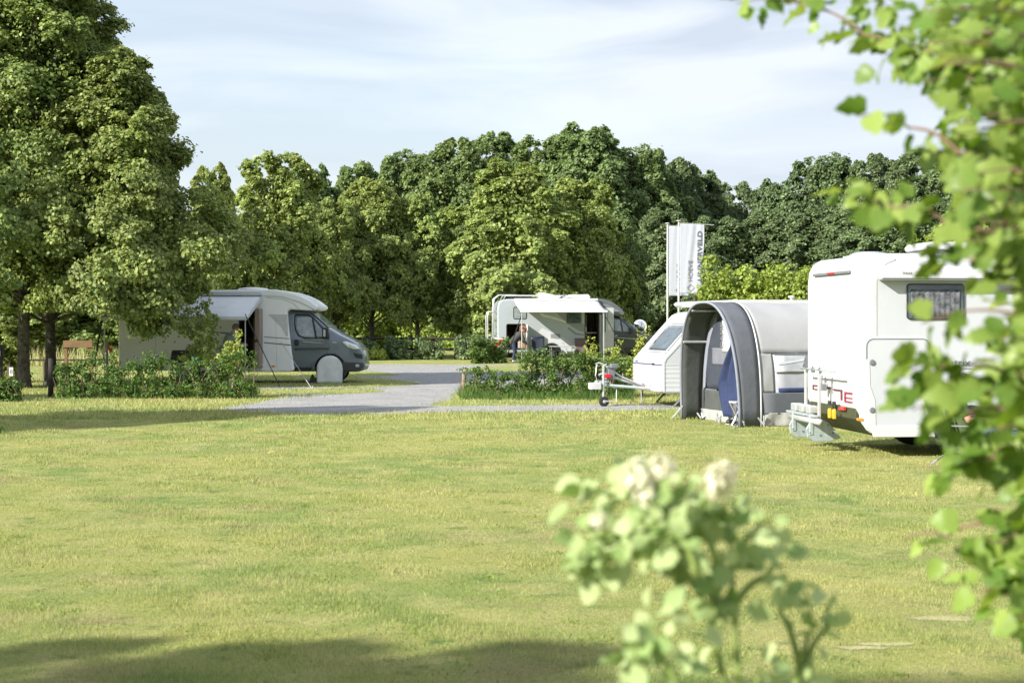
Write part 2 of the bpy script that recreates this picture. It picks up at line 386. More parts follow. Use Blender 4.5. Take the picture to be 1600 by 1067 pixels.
soil = M('bare_soil', (.37, .345, .17), .95, var=.15, vs=5, bump=.8, bs=30)
for i, (px, py, a, b) in enumerate([(1483, 966, .26, .045), (1385, 1006, .2, .03), (1345, 1012, .16, .03)]):
    c = G(px, py); rg = random.Random(i)
    sheet('soil_patch', [(c.x+a*math.cos(t/9*math.pi)*rg.uniform(.7, 1.1), c.y+b*2*math.sin(t/9*math.pi)*rg.uniform(.6, 1.1)) for t in range(18)], .003, soil)

def blades(name, P, h, wd, rng, mat, lean=.5):
    n = len(P); a = rng.uniform(0, 2*np.pi, n); u = np.stack([np.cos(a), np.sin(a), np.zeros(n)], 1)
    b = rng.uniform(0, 2*np.pi, n); l = np.stack([np.cos(b), np.sin(b), np.zeros(n)], 1)*(h*lean*rng.uniform(.2, 1.3, n))[:, None]
    V = np.stack([P-u*wd[:, None]/2, P+u*wd[:, None]/2, P+l+np.stack([0*h, 0*h, h], 1)], 1).reshape(-1, 3)
    return np_mesh(name, V, np.arange(3*n).reshape(-1, 3), mat, 3)
rng = np.random.default_rng(11)
def in_poly(px, py, poly):
    ins = np.zeros(len(px), bool); j = len(poly)-1
    for i in range(len(poly)):
        xi, yi = poly[i]; xj, yj = poly[j]
        ins ^= ((yi > py) != (yj > py)) & (px < (xj-xi)*(py-yi)/(yj-yi+1e-12)+xi); j = i
    return ins
# lawn blades: even cover in front, sparser and larger with distance
N = 620000
ypx = rng.uniform(655, 1120, N)
Yg = F*CH/(ypx-HZ); Yg = np.where(rng.random(N) < .55, Yg, rng.uniform(7.2, 30.5, N))
Xg = rng.uniform(-.36, .36, N)*Yg
P = np.stack([Xg, Yg, np.full(N, -.004)], 1)
patch = .75+.5*np.sin(Xg*1.9+np.sin(Yg*1.3)*2)*np.sin(Yg*1.1+Xg*.6)+.35*np.sin(Xg*5.1+Yg*3.7)
h = rng.uniform(.012, .028, N)*np.clip(patch, .6, 1.4)*(1+.02*Yg)
tag(link('lawn_grass', blades('lawn_grass', P, h, np.clip(.0028*Yg/8, .003, .011)*rng.uniform(.7, 1.4, N), rng, bladem)), 'short mown yellow green grass of the wide lawn', 'grass', kind='stuff')
LF['clover'] = leafmat('clover_leaf', (.15, .23, .05), (.24, .32, .08)); nc = 260; cxy = np.stack([rng.uniform(-.34, .34, nc), rng.uniform(7.4, 27, nc)], 1); cxy[:, 0] *= cxy[:, 1]
P = np.repeat(cxy, 70, 0)+rng.normal(size=(nc*70, 2))*np.repeat(rng.uniform(.05, .22, nc), 70)[:, None]; P = np.concatenate([P, np.zeros((len(P), 1))], 1)
tag(link('clover', blades('clover', P, rng.uniform(.012, .03, len(P)), rng.uniform(.006, .012, len(P)), rng, LF['clover'], 1.2)), 'darker clover and weed tufts scattered through the mown lawn', 'clover', kind='stuff')
# ragged edge grass along the gravel and the far lawn
N = 80000
ypx = rng.uniform(572, 656, N); Yg = F*CH/(ypx-HZ); pxx = rng.uniform(-20, 1320, N); Xg = (pxx-800)/F*Yg
road = [tuple(v) for v in gp([(345, 639), (480, 647), (600, 646), (700, 643.5), (900, 642), (1100, 639.5), (1290, 638), (1290, 630.5), (985, 632), (830, 633.5), (672, 632), (706, 624), (722, 612), (860, 603), (1010, 601), (1025, 574), (740, 570), (548, 570), (600, 590), (655, 600), (590, 605), (600, 611), (550, 615), (410, 628)])]
k = ~in_poly(Xg+rng.normal(size=N)*.22, Yg+rng.normal(size=N)*.45, road); Xg, Yg = Xg[k], Yg[k]; N = len(Xg)
h = rng.uniform(.03, .075, N)
tag(link('verge_grass', blades('verge_grass', np.stack([Xg, Yg, np.zeros(N)], 1), h, rng.uniform(.012, .022, N), rng, bladem)), 'rough grass along the gravel road and under the trees', 'grass', kind='stuff')
# tall tufts at the foot of the two shrub beds
def tall(name, quads, n, h0, h1, label):
    pts = []
    for (x0, x1, y0, y1) in quads:
        m = int(n*(x1-x0)/sum(q[1]-q[0] for q in quads)); px = rng.uniform(x0, x1, m); py = rng.uniform(y0, y1, m); Yy = F*CH/(py-HZ)
        pts.append(np.stack([(px-800)/F*Yy, Yy, 0*Yy], 1))
    P = np.concatenate(pts); cl = (np.sin(P[:, 0]*5)+np.sin(P[:, 0]*11.3+1)*.6)*.25+1
    return tag(link(name, blades(name, P, rng.uniform(h0, h1, len(P))*cl, rng.uniform(.012, .02, len(P)), rng, LF['shrub'], .6)), label, 'grass', kind='stuff')
tall('tall_grass', [(718, 990, 608, 625)], 9000, .08, .27, 'long green grass at the foot of the middle shrubs')
tall('rough_grass', [(90, 402, 606, 623)], 9000, .06, .25, 'long dark grass at the foot of the left shrubs')
N = 30000
P = np.stack([rng.uniform(-30, -15, N), rng.uniform(64, 100, N), np.zeros(N)], 1)
tag(link('meadow_grass', blades('meadow_grass', P, rng.uniform(.4, .9, N), rng.uniform(.03, .05, N), rng, meadowm, .4)), 'pale dry meadow grass beyond the left tree trunks', 'grass', kind='stuff')

# ---------------------------------------------------------------- trees
def env(z):            # broad oval crown, z 0..1
    return np.sqrt(np.clip(1-((z-.42)/.60)**2, 0, 1))*(1-.18*z)
def make_crown(name, seed, H=12., Rr=4.4, z0=1.6, lobes=26, subs=26, per=46, leaf=.24, prof=env, mat='oak', keep=None, hang=0, lr=(.24, .40)):
    rg = np.random.default_rng(seed); sc = []; sr = []; sl_ = []
    zz = (np.arange(lobes)+rg.uniform(.1, .9, lobes))/lobes
    ang = np.arange(lobes)*2.39996+rg.uniform(-.5, .5, lobes)
    for i in range(lobes):
        z = zz[i]; e_ = float(prof(np.array(z))); r = Rr*e_*rg.uniform(.42, .92)
        R1 = Rr*rg.uniform(*lr)*(1-.35*z)
        C = np.array([math.cos(ang[i])*r, math.sin(ang[i])*r, z0+z*(H-z0-R1*.8)])
        sl_.append((C, R1))
        D = unit(rg.normal(size=(subs, 3))+np.array([math.cos(ang[i]), math.sin(ang[i]), .35])*.7)
        sc.append(C+D*R1*np.array([1, 1, .85])*rg.uniform(.6, 1.05, (subs, 1))); sr.append(R1*rg.uniform(.28, .46, subs))
    sc = np.concatenate(sc); sr = np.concatenate(sr)
    P, N = crown_points(rg, sc, sr, per, out_from=np.array([0, 0, H*.35]))
    nf = len(P)//7; zz = rg.uniform(.05, .85, nf); a = rg.uniform(0, 2*np.pi, nf); rr2 = Rr*prof(zz)*rg.uniform(0, .72, nf)     # loose leaves through the inside
    P = np.concatenate([P, np.stack([np.cos(a)*rr2, np.sin(a)*rr2, z0+zz*(H-z0)], 1)]); N = np.concatenate([N, rg.normal(size=(nf, 3))+np.array([0, 0, .5])])
    if hang: P[:, 2] -= hang*np.maximum(0, np.hypot(P[:, 0], P[:, 1])-Rr*.6)
    if keep is not None: k = keep(P); P, N = P[k], N[k]
    k = P[:, 2] > .3; P, N = P[k], N[k]
    return leaves(name, P, N, leaf, LF[mat], rg), sl_
def make_trunk(name, seed, H, r0, lobes, mat, lean=0, fork=.3):
    rg = random.Random(seed); m = MB(); top = H*.8
    def cx(z): return Vector((lean*math.sin(z/H*2.2), .2*lean*z/H, z))
    m.tube([cx(-.1)+Vector((0, 0, 0))]+[cx(z) for z in (.12, .35, .9, 2, H*.4, H*.6, top)], [r0*1.75, r0*1.4, r0*1.12, r0, r0*.92, r0*.62, r0*.38, r0*.08], 12)
    for C, R1 in lobes[::1]:
        zb = max(H*.16, min(C[2]-1.2, top*.9))*rg.uniform(.8, 1); p = cx(zb); q = Vector(C); mid = p.lerp(q, .5)+Vector((rg.uniform(-.3, .3), rg.uniform(-.3, .3), .1))
        m.tube([p, mid, q], [r0*.34, r0*.2, r0*.05], 6, cap=False)
    me_o = m.build(name, mat, smooth=True); me = me_o.data; bpy.data.objects.remove(me_o); return me
def tree(name, x, y, crown, trunk, label, cat='tree', group=None, rz=0, s=(1, 1, 1), mat=None, cm=None):
    r = empty(name, (x, y, 0), rz, label, cat, group); r.scale = s
    c = link('crown', crown, r); t = link('trunk', trunk, r)
    if mat: c.material_slots[0].link = 'OBJECT'; c.material_slots[0].material = LF[mat]
    return r
# two big lime trees in front of the left motorhome
def limeprof(z): return np.interp(z, [0, .1, .25, .42, .55, .7, .85, 1], [.92, 1, .97, .86, .68, .50, .32, .08])
def lp2(z): return .9*np.interp(z, [0, .1, .34, .45, .55, .62, .72, .85, 1], [.95, 1, .9, .76, .60, .42, .36, .25, .06])
def lp1(z): return .92*np.interp(z, [0, .1, .25, .42, .57, .7, .85, 1], [.9, .97, .9, .74, .50, .40, .26, .06])
def keep_rv(ox, oy):
    def k(P):
        x, y, z = P[:, 0]+ox, P[:, 1]+oy, P[:, 2]
        return ~((x > -11.7) & (x < -3.5) & (y > 44.0) & (y < 49.5) & (z < 2.95)) & ~((y > oy+1.5) & (z < 1.9)) & ~((x < -10.2) & (z < 2.05)) 
    return k
tx, ty = X(36, 43.5), 43.5
c, lb = make_crown('crown', 21, 15.5, 4.6, 2.2, 70, 28, 76, .12, lp1, 'lime', keep_rv(tx, ty), .16, (.15, .27))
tree('lime_tree', tx, ty, c, make_trunk('trunk', 1, 15.5, .165, lb, bark, .1), 'tall lime tree with the leftmost thick trunk, beside the numbered post', 'tree', 'big lime trees')
tx, ty = X(80, 45.2), 45.2
def joined(a, b, off):
    n = len(a.vertices); va = np.empty(n*3, np.float32); a.vertices.foreach_get('co', va); vb = np.empty(len(b.vertices)*3, np.float32); b.vertices.foreach_get('co', vb)
    V = np.concatenate([va.reshape(-1, 3), vb.reshape(-1, 3)+np.array(off, np.float32)])
    fa = np.empty(len(a.loops), np.int32); a.loops.foreach_get('vertex_index', fa); fb = np.empty(len(b.loops), np.int32); b.loops.foreach_get('vertex_index', fb)
    return np_mesh(a.name, V, np.concatenate([fa, fb+n]).reshape(-1, 3), a.materials[0], 3)
c, lb = make_crown('crown', 22, 13.2, 4.9, 2.2, 74, 30, 76, .12, lp2, 'lime', keep_rv(tx, ty), .2, (.15, .27))
ox, oy = X(186, 43.0), 43.0      # its long right hand boughs, hanging over the awning
kp = keep_rv(ox, oy)
c2, lb2 = make_crown('crown', 25, 9.2, 3.1, 1.5, 44, 30, 76, .12, limeprof, 'lime', lambda P: kp(P) & ~((P[:, 0] < 1.7) & (P[:, 2] < 1.85)) & ~((P[:, 0] > 2.55) & (P[:, 2] < 2.6)), .15, (.22, .34))
off = (ox-tx, oy-ty, 0)
lb3 = [(C+np.array(off), r) for C, r in lb2[8::3]]
tree('lime_tree', tx, ty, joined(c, c2, off), make_trunk('trunk', 2, 13.2, .15, lb+lb3, bark, -.1), 'big lime tree with the second thick trunk, its boughs hanging over the grey awning', 'tree', 'big lime trees')
# shared crowns for the trees further off
VAR = []
for i in range(5):
    c, lb = make_crown('crown', 40+i, 12, 4.4, 1.5, 64+6*i, 22, 52, .225, env, 'oak', lr=[(.15, .27), (.19, .33), (.13, .24), (.17, .30), (.14, .22)][i])
    VAR.append((c, make_trunk('trunk', 60+i, 12, .19, lb, bark), make_trunk('trunk', 80+i, 12, .19, lb, barkl)))
for i in range(2):      # crowns carried higher on a bare stem
    c, lb = make_crown('crown', 48+i, 12, 4.4, 2.9, 64, 22, 52, .225, env, 'oak', lr=(.16, .28))
    VAR.append((c, make_trunk('trunk', 66+i, 12, .2, lb, bark), make_trunk('trunk', 86+i, 12, .2, lb, barkl)))
def far(px, top, hw, Y, v, mat, label, rz=0, name='tree', pale=0, group=None, tr=None):
    H = Z(top, Y); k = hw/F*Y/3.95
    r = tree(name, X(px, Y), Y, VAR[v][0], VAR[v][2 if pale else 1], label, 'tree', group, rz, (k, k, H/12.4), mat)
    return r
g1 = 'sunlit trees between the parked vehicles'; g2 = 'dark trees of the back row'; g3 = 'pale trunked trees behind the lime trees'
far(433, 226, 98, 74, 0, 'light', 'rounded sunlit tree rising straight behind the left motorhome cab', 20, group=g1)
far(335, 246, 60, 70, 2, 'light', 'sunlit tree peeping out behind the right edge of the lime trees', 70, group=g1)
far(520, 300, 58, 79, 6, 'light', 'sunlit tree behind the nose of the left motorhome', 120, group=g1)
far(581, 268, 80, 81, 5, 'light', 'tree with a dark straight trunk standing in front of the rail fence', 200, group=g1)
far(652, 292, 72, 82, 6, 'light', 'tree with a pale forked trunk at the rail fence', 10, pale=1, group=g1)
far(800, 238, 118, 80, 2, 'light', 'broad yellow green tree behind the roof of the middle camper', 310, group=g1)
far(905, 268, 88, 84, 0, 'light', 'tree above the dark cab of the middle camper', 160, group=g1)
far(965, 330, 56, 88, 4, 'oak', 'low dark tree just left of the flagpoles', 45, group=g1)
far(740, 330, 62, 90, 5, 'oak', 'tree filling the gap left of the middle camper', 80, group=g1)
far(100, 350, 110, 69, 3, 'lime', 'tree with a pale trunk just right of the second thick trunk', 15, pale=1, group=g3)
far(123, 330, 100, 71, 1, 'lime', 'tree with a pale trunk in the middle of the brown board', 99, pale=1, group=g3)
far(159, 340, 110, 69, 0, 'lime', 'slim pale trunked tree by the orange strap', 200, pale=1, group=g3)
far(15, 340, 110, 69, 2, 'lime', 'tree behind the leftmost lime trunk at the picture edge', 300, pale=1, group=g3)
back = [(480, 246, 60, 112, 1, 'oak', 'oak whose top shows just right of the rounded sunlit tree'), (560, 243, 62, 116, 0, 'oak', 'oak top showing above the nose of the left motorhome'),
 (635, 226, 66, 114, 3, 'oak', 'oak rising behind the pale forked trunk tree'), (705, 204, 76, 112, 2, 'oak', 'tall oak left of the broad yellow green tree top'),
 (775, 196, 70, 116, 4, 'oak', 'tall oak directly behind the broad yellow green tree'), (850, 200, 70, 112, 0, 'oak', 'tall oak above the awning of the middle camper'),
 (920, 182, 84, 110, 1, 'oak', 'tallest oak of the back row, above the dark cab'), (1000, 218, 68, 112, 3, 'oak', 'oak of the back row left of the flag tops'),
 (1055, 236, 58, 116, 2, 'deep', 'oak straight above the two white flags'), (1100, 258, 50, 118, 4, 'deep', 'dark tree right of the flags'),
 (1150, 276, 46, 122, 0, 'deep', 'small topped tree left of the dip in the treeline'), (1212, 272, 52, 116, 1, 'deep', 'tree just right of the dip in the treeline'),
 (1290, 232, 72, 110, 3, 'deep', 'large dark tree above the white rear of the right motorhome'), (1362, 230, 66, 108, 2, 'deep', 'grey green tree above the dome vent of the right motorhome'),
 (1440, 226, 76, 104, 0, 'deep', 'grey green tree above the roof cooler of the right motorhome'), (1530, 240, 80, 100, 4, 'deep', 'tree behind the near leaves at the right'), (1620, 250, 80, 100, 1, 'deep', 'tree at the right picture edge behind the leaves'),
 (1035, 318, 60, 98, 4, 'deep', 'low dark tree behind the flagpoles'), (1115, 330, 62, 97, 0, 'deep', 'low dark tree above the grey tent arch'),
 (1190, 322, 66, 98, 2, 'deep', 'low dark tree above the light tent roof'), (1265, 318, 66, 96, 1, 'deep', 'low dark tree above the clipped hedge end'),
 (1340, 320, 70, 94, 3, 'deep', 'low tree above the rear roof edge of the right motorhome'), (1425, 318, 70, 92, 0, 'deep', 'low tree behind the yellow green bush'),
 (1510, 320, 70, 92, 2, 'deep', 'low tree hidden behind the near right leaves')]
for i, (px, top, hw, Y, v, mt, lab) in enumerate(back): far(px, top, hw*1.25, Y, v, mt, lab, i*67, group=g2)
# trees outside the frame on the left that throw the shade across the lawn
# (built like the others; the sun stands behind them)
for i, (x, y, H, k, v) in enumerate([(-22, 18.9, 14.5, .78, 0), (-29, 25, 14, .7, 1), (-12, -.2, 9, .6, 2), (-12.6, -6.0, 10, .62, 2), (-17, -5.6, 13, .75, 3), (-20.5, -9.3, 17, .8, 4)]):
    tree('tree', x, y, VAR[v][0], VAR[v][1], ['lime tree outside the left of the frame, nearest the shaded lawn strip', 'lime tree further outside the left of the frame', 'small tree left of the camera, lowest of those nearby', 'tree left of the camera shading the nearest grass', 'tall tree left of the camera', 'tallest tree left of the camera'][i], 'tree', None, i*50, (k, k, H/12.4), 'lime')
# far wood on the horizon at the left
rg = np.random.default_rng(77)
cs = np.stack([rg.uniform(-130, -20, 420), rg.uniform(236, 252, 420), rg.uniform(0, 15, 420)], 1)
P, N = crown_points(rg, cs, rg.uniform(2, 4, 420), 60)
bluef = leafmat('far_leaf', (.05, .075, .065), (.07, .10, .085), tl=.1)  # blue tint in the leaf colour stands in for distance haze
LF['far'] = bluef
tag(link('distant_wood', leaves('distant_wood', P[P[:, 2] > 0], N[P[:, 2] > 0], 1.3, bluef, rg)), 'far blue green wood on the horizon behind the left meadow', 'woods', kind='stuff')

cs = np.stack([rg.uniform(-24, 62, 700), rg.uniform(124, 134, 700), rg.uniform(0, 7.5, 700)], 1)
P, N = crown_points(rg, cs, rg.uniform(.8, 1.6, 700), 70)
tag(link('thicket', leaves('thicket', P[P[:, 2] > 0], N[P[:, 2] > 0], .5, LF['deep'], rg)), 'dark thicket closing the view under the back row of trees', 'woods', kind='stuff')

# ---------------------------------------------------------------- hedges, bushes and shrubs
def bush(name, x0, x1, y0, y1, zt, n, per, r, leaf, mat, label, cat, seed, z0=.1, stem=True, group=None, top=.25, w=.5, stems=8, spikes=0):
    """free growing bush: centre line from (x0,y0) to (x1,y1), height zt"""
    rg = np.random.default_rng(seed); cx, cy = (x0+x1)/2, (y0+y1)/2
    rt = empty(name, (cx, cy, 0), 0, label, cat, group)
    t = rg.uniform(0, 1, n); zz = rg.uniform(z0, 1, n)*zt*(1+rg.normal(size=n)*top*.3)
    wv = w*np.sqrt(np.clip(1.15-(zz/zt), .1, 1))
    C = np.stack([x0+(x1-x0)*t-cx, y0+(y1-y0)*t-cy+rg.uniform(-1, 1, n)*wv, zz], 1)
    P, N = crown_points(rg, C, r*rg.uniform(.6, 1.3, n), per)
    if spikes:
        b = rg.uniform(0, 1, spikes); L_ = rg.uniform(.15, .45, spikes)*min(zt, 1.6)
        q = np.repeat(np.arange(spikes), 26); u = rg.uniform(0, 1, len(q))
        Q = np.stack([(x0+(x1-x0)*b-cx)[q]+rg.normal(size=len(q))*.05+(u*.12*np.sin(q)), (y0+(y1-y0)*b-cy)[q]+rg.uniform(-w, w, spikes)[q]*.6+rg.normal(size=len(q))*.05, zt*.92+u*L_[q]], 1)
        P = np.concatenate([P, Q]); N = np.concatenate([N, rg.normal(size=Q.shape)+np.array([0, 0, .4])])
    k = P[:, 2] > .02
    link('foliage', leaves('foliage', P[k], N[k], leaf, LF[mat], rg), rt)
    if stem:
        m = MB(); rr_ = random.Random(seed)
        for i in range(stems):
            tt = (i+.5)/stems; bx, by = x0+(x1-x0)*tt-cx, y0+(y1-y0)*tt-cy; q = Vector((bx+rr_.uniform(-.35, .35), by+rr_.uniform(-.3, .3), zt*rr_.uniform(.7, .98)))
            m.tube([(bx, by, -.03), Vector((bx, by, 0)).lerp(q, .5)+Vector((rr_.uniform(-.08, .08), 0, 0)), q], [.018, .012, .005], 5)
        m.build('stem', twig, rt)
    return rt
# tall clipped yellow green hedge behind the caravan and tent
bush('hedge', X(1092, 44), X(1330, 44), 44, 43, Z(440, 44), 330, 110, .3, .11, 'hedge', 'tall yellow green hedge behind the tent and caravan roofs', 'hedge', 1, 0, w=.8, stems=14, spikes=70)
bush('bush', X(1415, 40), X(1600, 40), 40, 40, Z(372, 40), 170, 110, .42, .11, 'hedge', 'yellow green bush rising behind the roof of the right motorhome', 'bush', 2, 0, w=.9, stems=8, spikes=30)
# bright undergrowth behind the rail fence
for i, (a, b, t, Y, lab) in enumerate([(505, 575, 482, 99, 'bright bush behind the fence, left of the dark straight trunk'), (585, 640, 490, 101, 'bright bush behind the fence between the two trunks'),
        (648, 705, 484, 99, 'bright bush behind the fence, right of the pale forked trunk'), (700, 765, 480, 97, 'brightest bush behind the fence, left of the middle camper'), (770, 850, 486, 95, 'bush hidden behind the middle camper')]):
    bush('bush', X(a, Y), X(b, Y), Y, Y, Z(t, Y), 120, 60, .45, .19, 'hedge', lab, 'bush', 20+i, 0, w=1.1, group='bushes behind the rail fence', stems=4)
for i, (a, b, t, Y) in enumerate([(930, 1010, 470, 96), (1000, 1080, 462, 100), (455, 530, 492, 88)]):
    bush('bush', X(a, Y), X(b, Y), Y, Y, Z(t, Y), 110, 60, .5, .24, 'deep', ['dark undergrowth behind the cab of the middle camper', 'dark undergrowth at the foot of the flagpoles', 'undergrowth behind the left motorhome windscreen'][i], 'bush', 30+i, 0, w=1.1, stems=4)
# climbing shrubs along the rail fence
for i, (a, b, t, lab) in enumerate([(560, 590, 536, 'low dark shrub at the fence under the straight trunk'), (600, 640, 533, 'dark shrub climbing the fence left of the pale trunk'), (648, 690, 535, 'dark shrub climbing the fence right of the pale trunk'),
        (715, 735, 528, 'narrow dark shrub covering a fence post'), (738, 775, 528, 'dark shrub between the fence end and the middle camper')]):
    bush('shrub', X(a, 75), X(b, 75), 75, 75, Z(t, 75), 42, 60, .22, .12, 'deep', lab, 'shrub', 50+i, 0, w=.3, group='shrubs along the rail fence', stems=4)
bush('shrub', X(566, 74), X(600, 74), 74, 74, .42, 26, 50, .18, .12, 'young', 'low yellow leaved plant at the foot of the straight trunk', 'plant', 58, 0, w=.3, stems=1)
bush('shrub', X(738, 68), X(790, 68), 68, 69.5, .95, 60, 60, .22, .11, 'shrub', 'green shrub in front of the rear of the middle camper', 'shrub', 59, 0, w=.5, stems=5)
# middle shrub bed
mid = [(724, 768, 583, 'shrub', 'loose low shrub beside the leaning wooden post', 20, 3), (770, 812, 590, 'shrub', 'lowest gappy shrub of the middle bed', 18, 3), (812, 856, 563, 'shrub', 'dense tall shrub below the awning of the middle camper', 40, 5),
       (856, 898, 570, 'shrub', 'dense shrub in the centre of the middle bed', 36, 4), (898, 940, 566, 'shrub', 'shrub below the open door of the middle camper', 34, 6), (940, 985, 572, 'shrub', 'shrub next to the nose of the small caravan', 32, 5)]
for i, (a, b, t, mt, lab, n, sp) in enumerate(mid):
    bush('shrub', X(a, 37.6), X(b, 37.6), 37.6, 37.9, Z(t, 37.6), int(n*1.4), 36, .11, .058, mt, lab, 'shrub', 100+i, .05, w=.32, group='shrubs of the middle bed', stems=6, spikes=sp*4)
for i, (px, t, lab) in enumerate([(925, 542, 'yellow green shoot left of the open camper door'), (960, 545, 'yellow green shoot at the dark cab sill'), (1003, 527, 'tallest yellow green shoot beside the caravan nose'), (985, 556, 'yellow green shoot between the two tall ones')]):
    bush('shrub', X(px-7, 38.5), X(px+7, 38.5), 38.5, 38.5, Z(t, 38.5)*.93, 34, 22, .10, .065, 'young', lab, 'shrub', 120+i, .3, w=.1, group='young yellow green shoots', stems=1, spikes=2)
# left shrub bed
lef = [(92, 130, 572, 'shrub at the left end of the left bed, beside the dark post'), (130, 175, 562, 'shrub below the pale trunks'), (175, 220, 570, 'shrub in front of the rear of the left motorhome'), (220, 262, 560, 'shrub with a long side shoot below the white motorhome wall'),
       (262, 305, 572, 'shrub in front of the small table'), (305, 350, 566, 'shrub in front of the blue crate'), (350, 398, 556, 'shrub hiding the legs of the man in grey')]
for i, (a, b, t, lab) in enumerate(lef):
    bush('shrub', X(a, 37.4), X(b, 37.4), 37.4, 37.6, Z(t+4, 37.4), 36, 40, .12, .06, 'shrub', lab, 'shrub', 140+i, .05, w=.34, group='shrubs of the left bed', stems=7, spikes=11)
bush('shrub', X(345, 38), X(376, 38), 38, 38, Z(542, 38), 36, 26, .11, .07, 'young', 'bright yellow green shoots in front of the man in grey', 'shrub', 160, .4, w=.15, stems=3, spikes=4)
bush('bush', X(-30, 47), X(30, 47), 47, 47.5, Z(534, 47), 110, 60, .22, .09, 'light', 'bright bush at the left picture edge beside the first trunk', 'bush', 161, 0, w=.5)
bush('shrub', X(-25, 36), X(28, 36), 36, 36, .42, 50, 44, .13, .08, 'shrub', 'low leafy plant in front of the numbered post', 'plant', 162, 0, w=.3)
bush('shrub', X(-30, 25.5), X(2, 25.5), 25.5, 25.5, .14, 14, 40, .09, .04, 'shrub', 'small green tuft on the lawn at the left picture edge', 'plant', 163, 0, w=.1, stems=1)
# rail fence
f = empty('rail_fence', (X(540, 75.6), 75.6, 0), 0, 'dark wooden fence with posts and two rails below the sunlit trees', 'fence')
Lf = X(815, 75.6)-X(540, 75.6); n = 9
for i in range(n):
    x = Lf*i/(n-1); MB().box(x-.06, -.05, -.05, x+.06, .05, 1.12+.03*math.sin(i*3)).build('post', woodd, f, bevel=.01)
for z, r in ((.98, .06), (.50, .05)):
    MB().tube([(Lf*k/24, -.07, z+.015*math.sin(k*1.7)) for k in range(25)], r, 8).build('rail', woodd, f, smooth=True)
f = empty('rail_fence', (X(30, 62), 62, 0), 0, 'low dark rail in the shade behind the left trunks', 'fence')
for i in range(4): MB().box(i*1.2-.04, -.04, -.05, i*1.2+.04, .04, .32).build('post', woodd, f, bevel=.01)
MB().tube([(0, 0, .3), (3.6, 0, .3)], .035, 8).build('rail', woodd, f)

# ---------------------------------------------------------------- vehicle helpers (local frame: x to the front, y away from the camera side, z up)
def wheel(parent, x, y, z, r, w=.2, hub=alu, cap=False, name='wheel'):
    m = MB(); m.lathe((x, y, z), (0, 1, 0), [(0, r*.62), (0, r*.9), (.02, r*.98), (.05, r), (w-.05, r), (w-.02, r*.98), (w, r*.9), (w, r*.6)], 36)
    o = m.build('tyre', rubber, None, smooth=True, bevel=0)
    wobj = o; wobj.name = name; o.parent = parent
    h = MB(); h.lathe((x, y-.006, z), (0, 1, 0), [(0, r*.12), (.012, r*.3), (.02, r*.52), (0, r*.60), (0, r*.66), (.02, r*.67), (.03, r*.6)], 30)
    for k in range(8):
        a = k*math.pi/4; h.box(-.022, -.004, r*.15, .022, .01, r*.58, Matrix.Translation((x, y, z))@Matrix.Rotation(a, 4, 'Y'))
    h.build('rim', hub, o, smooth=False)
    return o
def decal(parent, name, poly, mat, y=-.004, d=.008, bev=0):
    return MB().prism(poly, y, y+d).build(name, mat, parent, bevel=bev)
def window(parent, x0, z0, x1, z1, mat=glass, r=.05, fm=black, y=0, frame_w=.03, curtain=None, name='window'):
    m = MB(); frame(m, rr(x0, z0, x1, z1, r), frame_w, y-.018, y+.01); o = m.build(name, fm, parent, bevel=.004)
    MB().prism(rr(x0, z0, x1, z1, r), y-.012, y+.002).build('pane', mat, o)
    return o
def door_seam(parent, name, poly, w=.012, y=-.003, mat=seam):
    m = MB(); frame(m, poly, w, y, y+.006); return m.build(name, mat, parent)
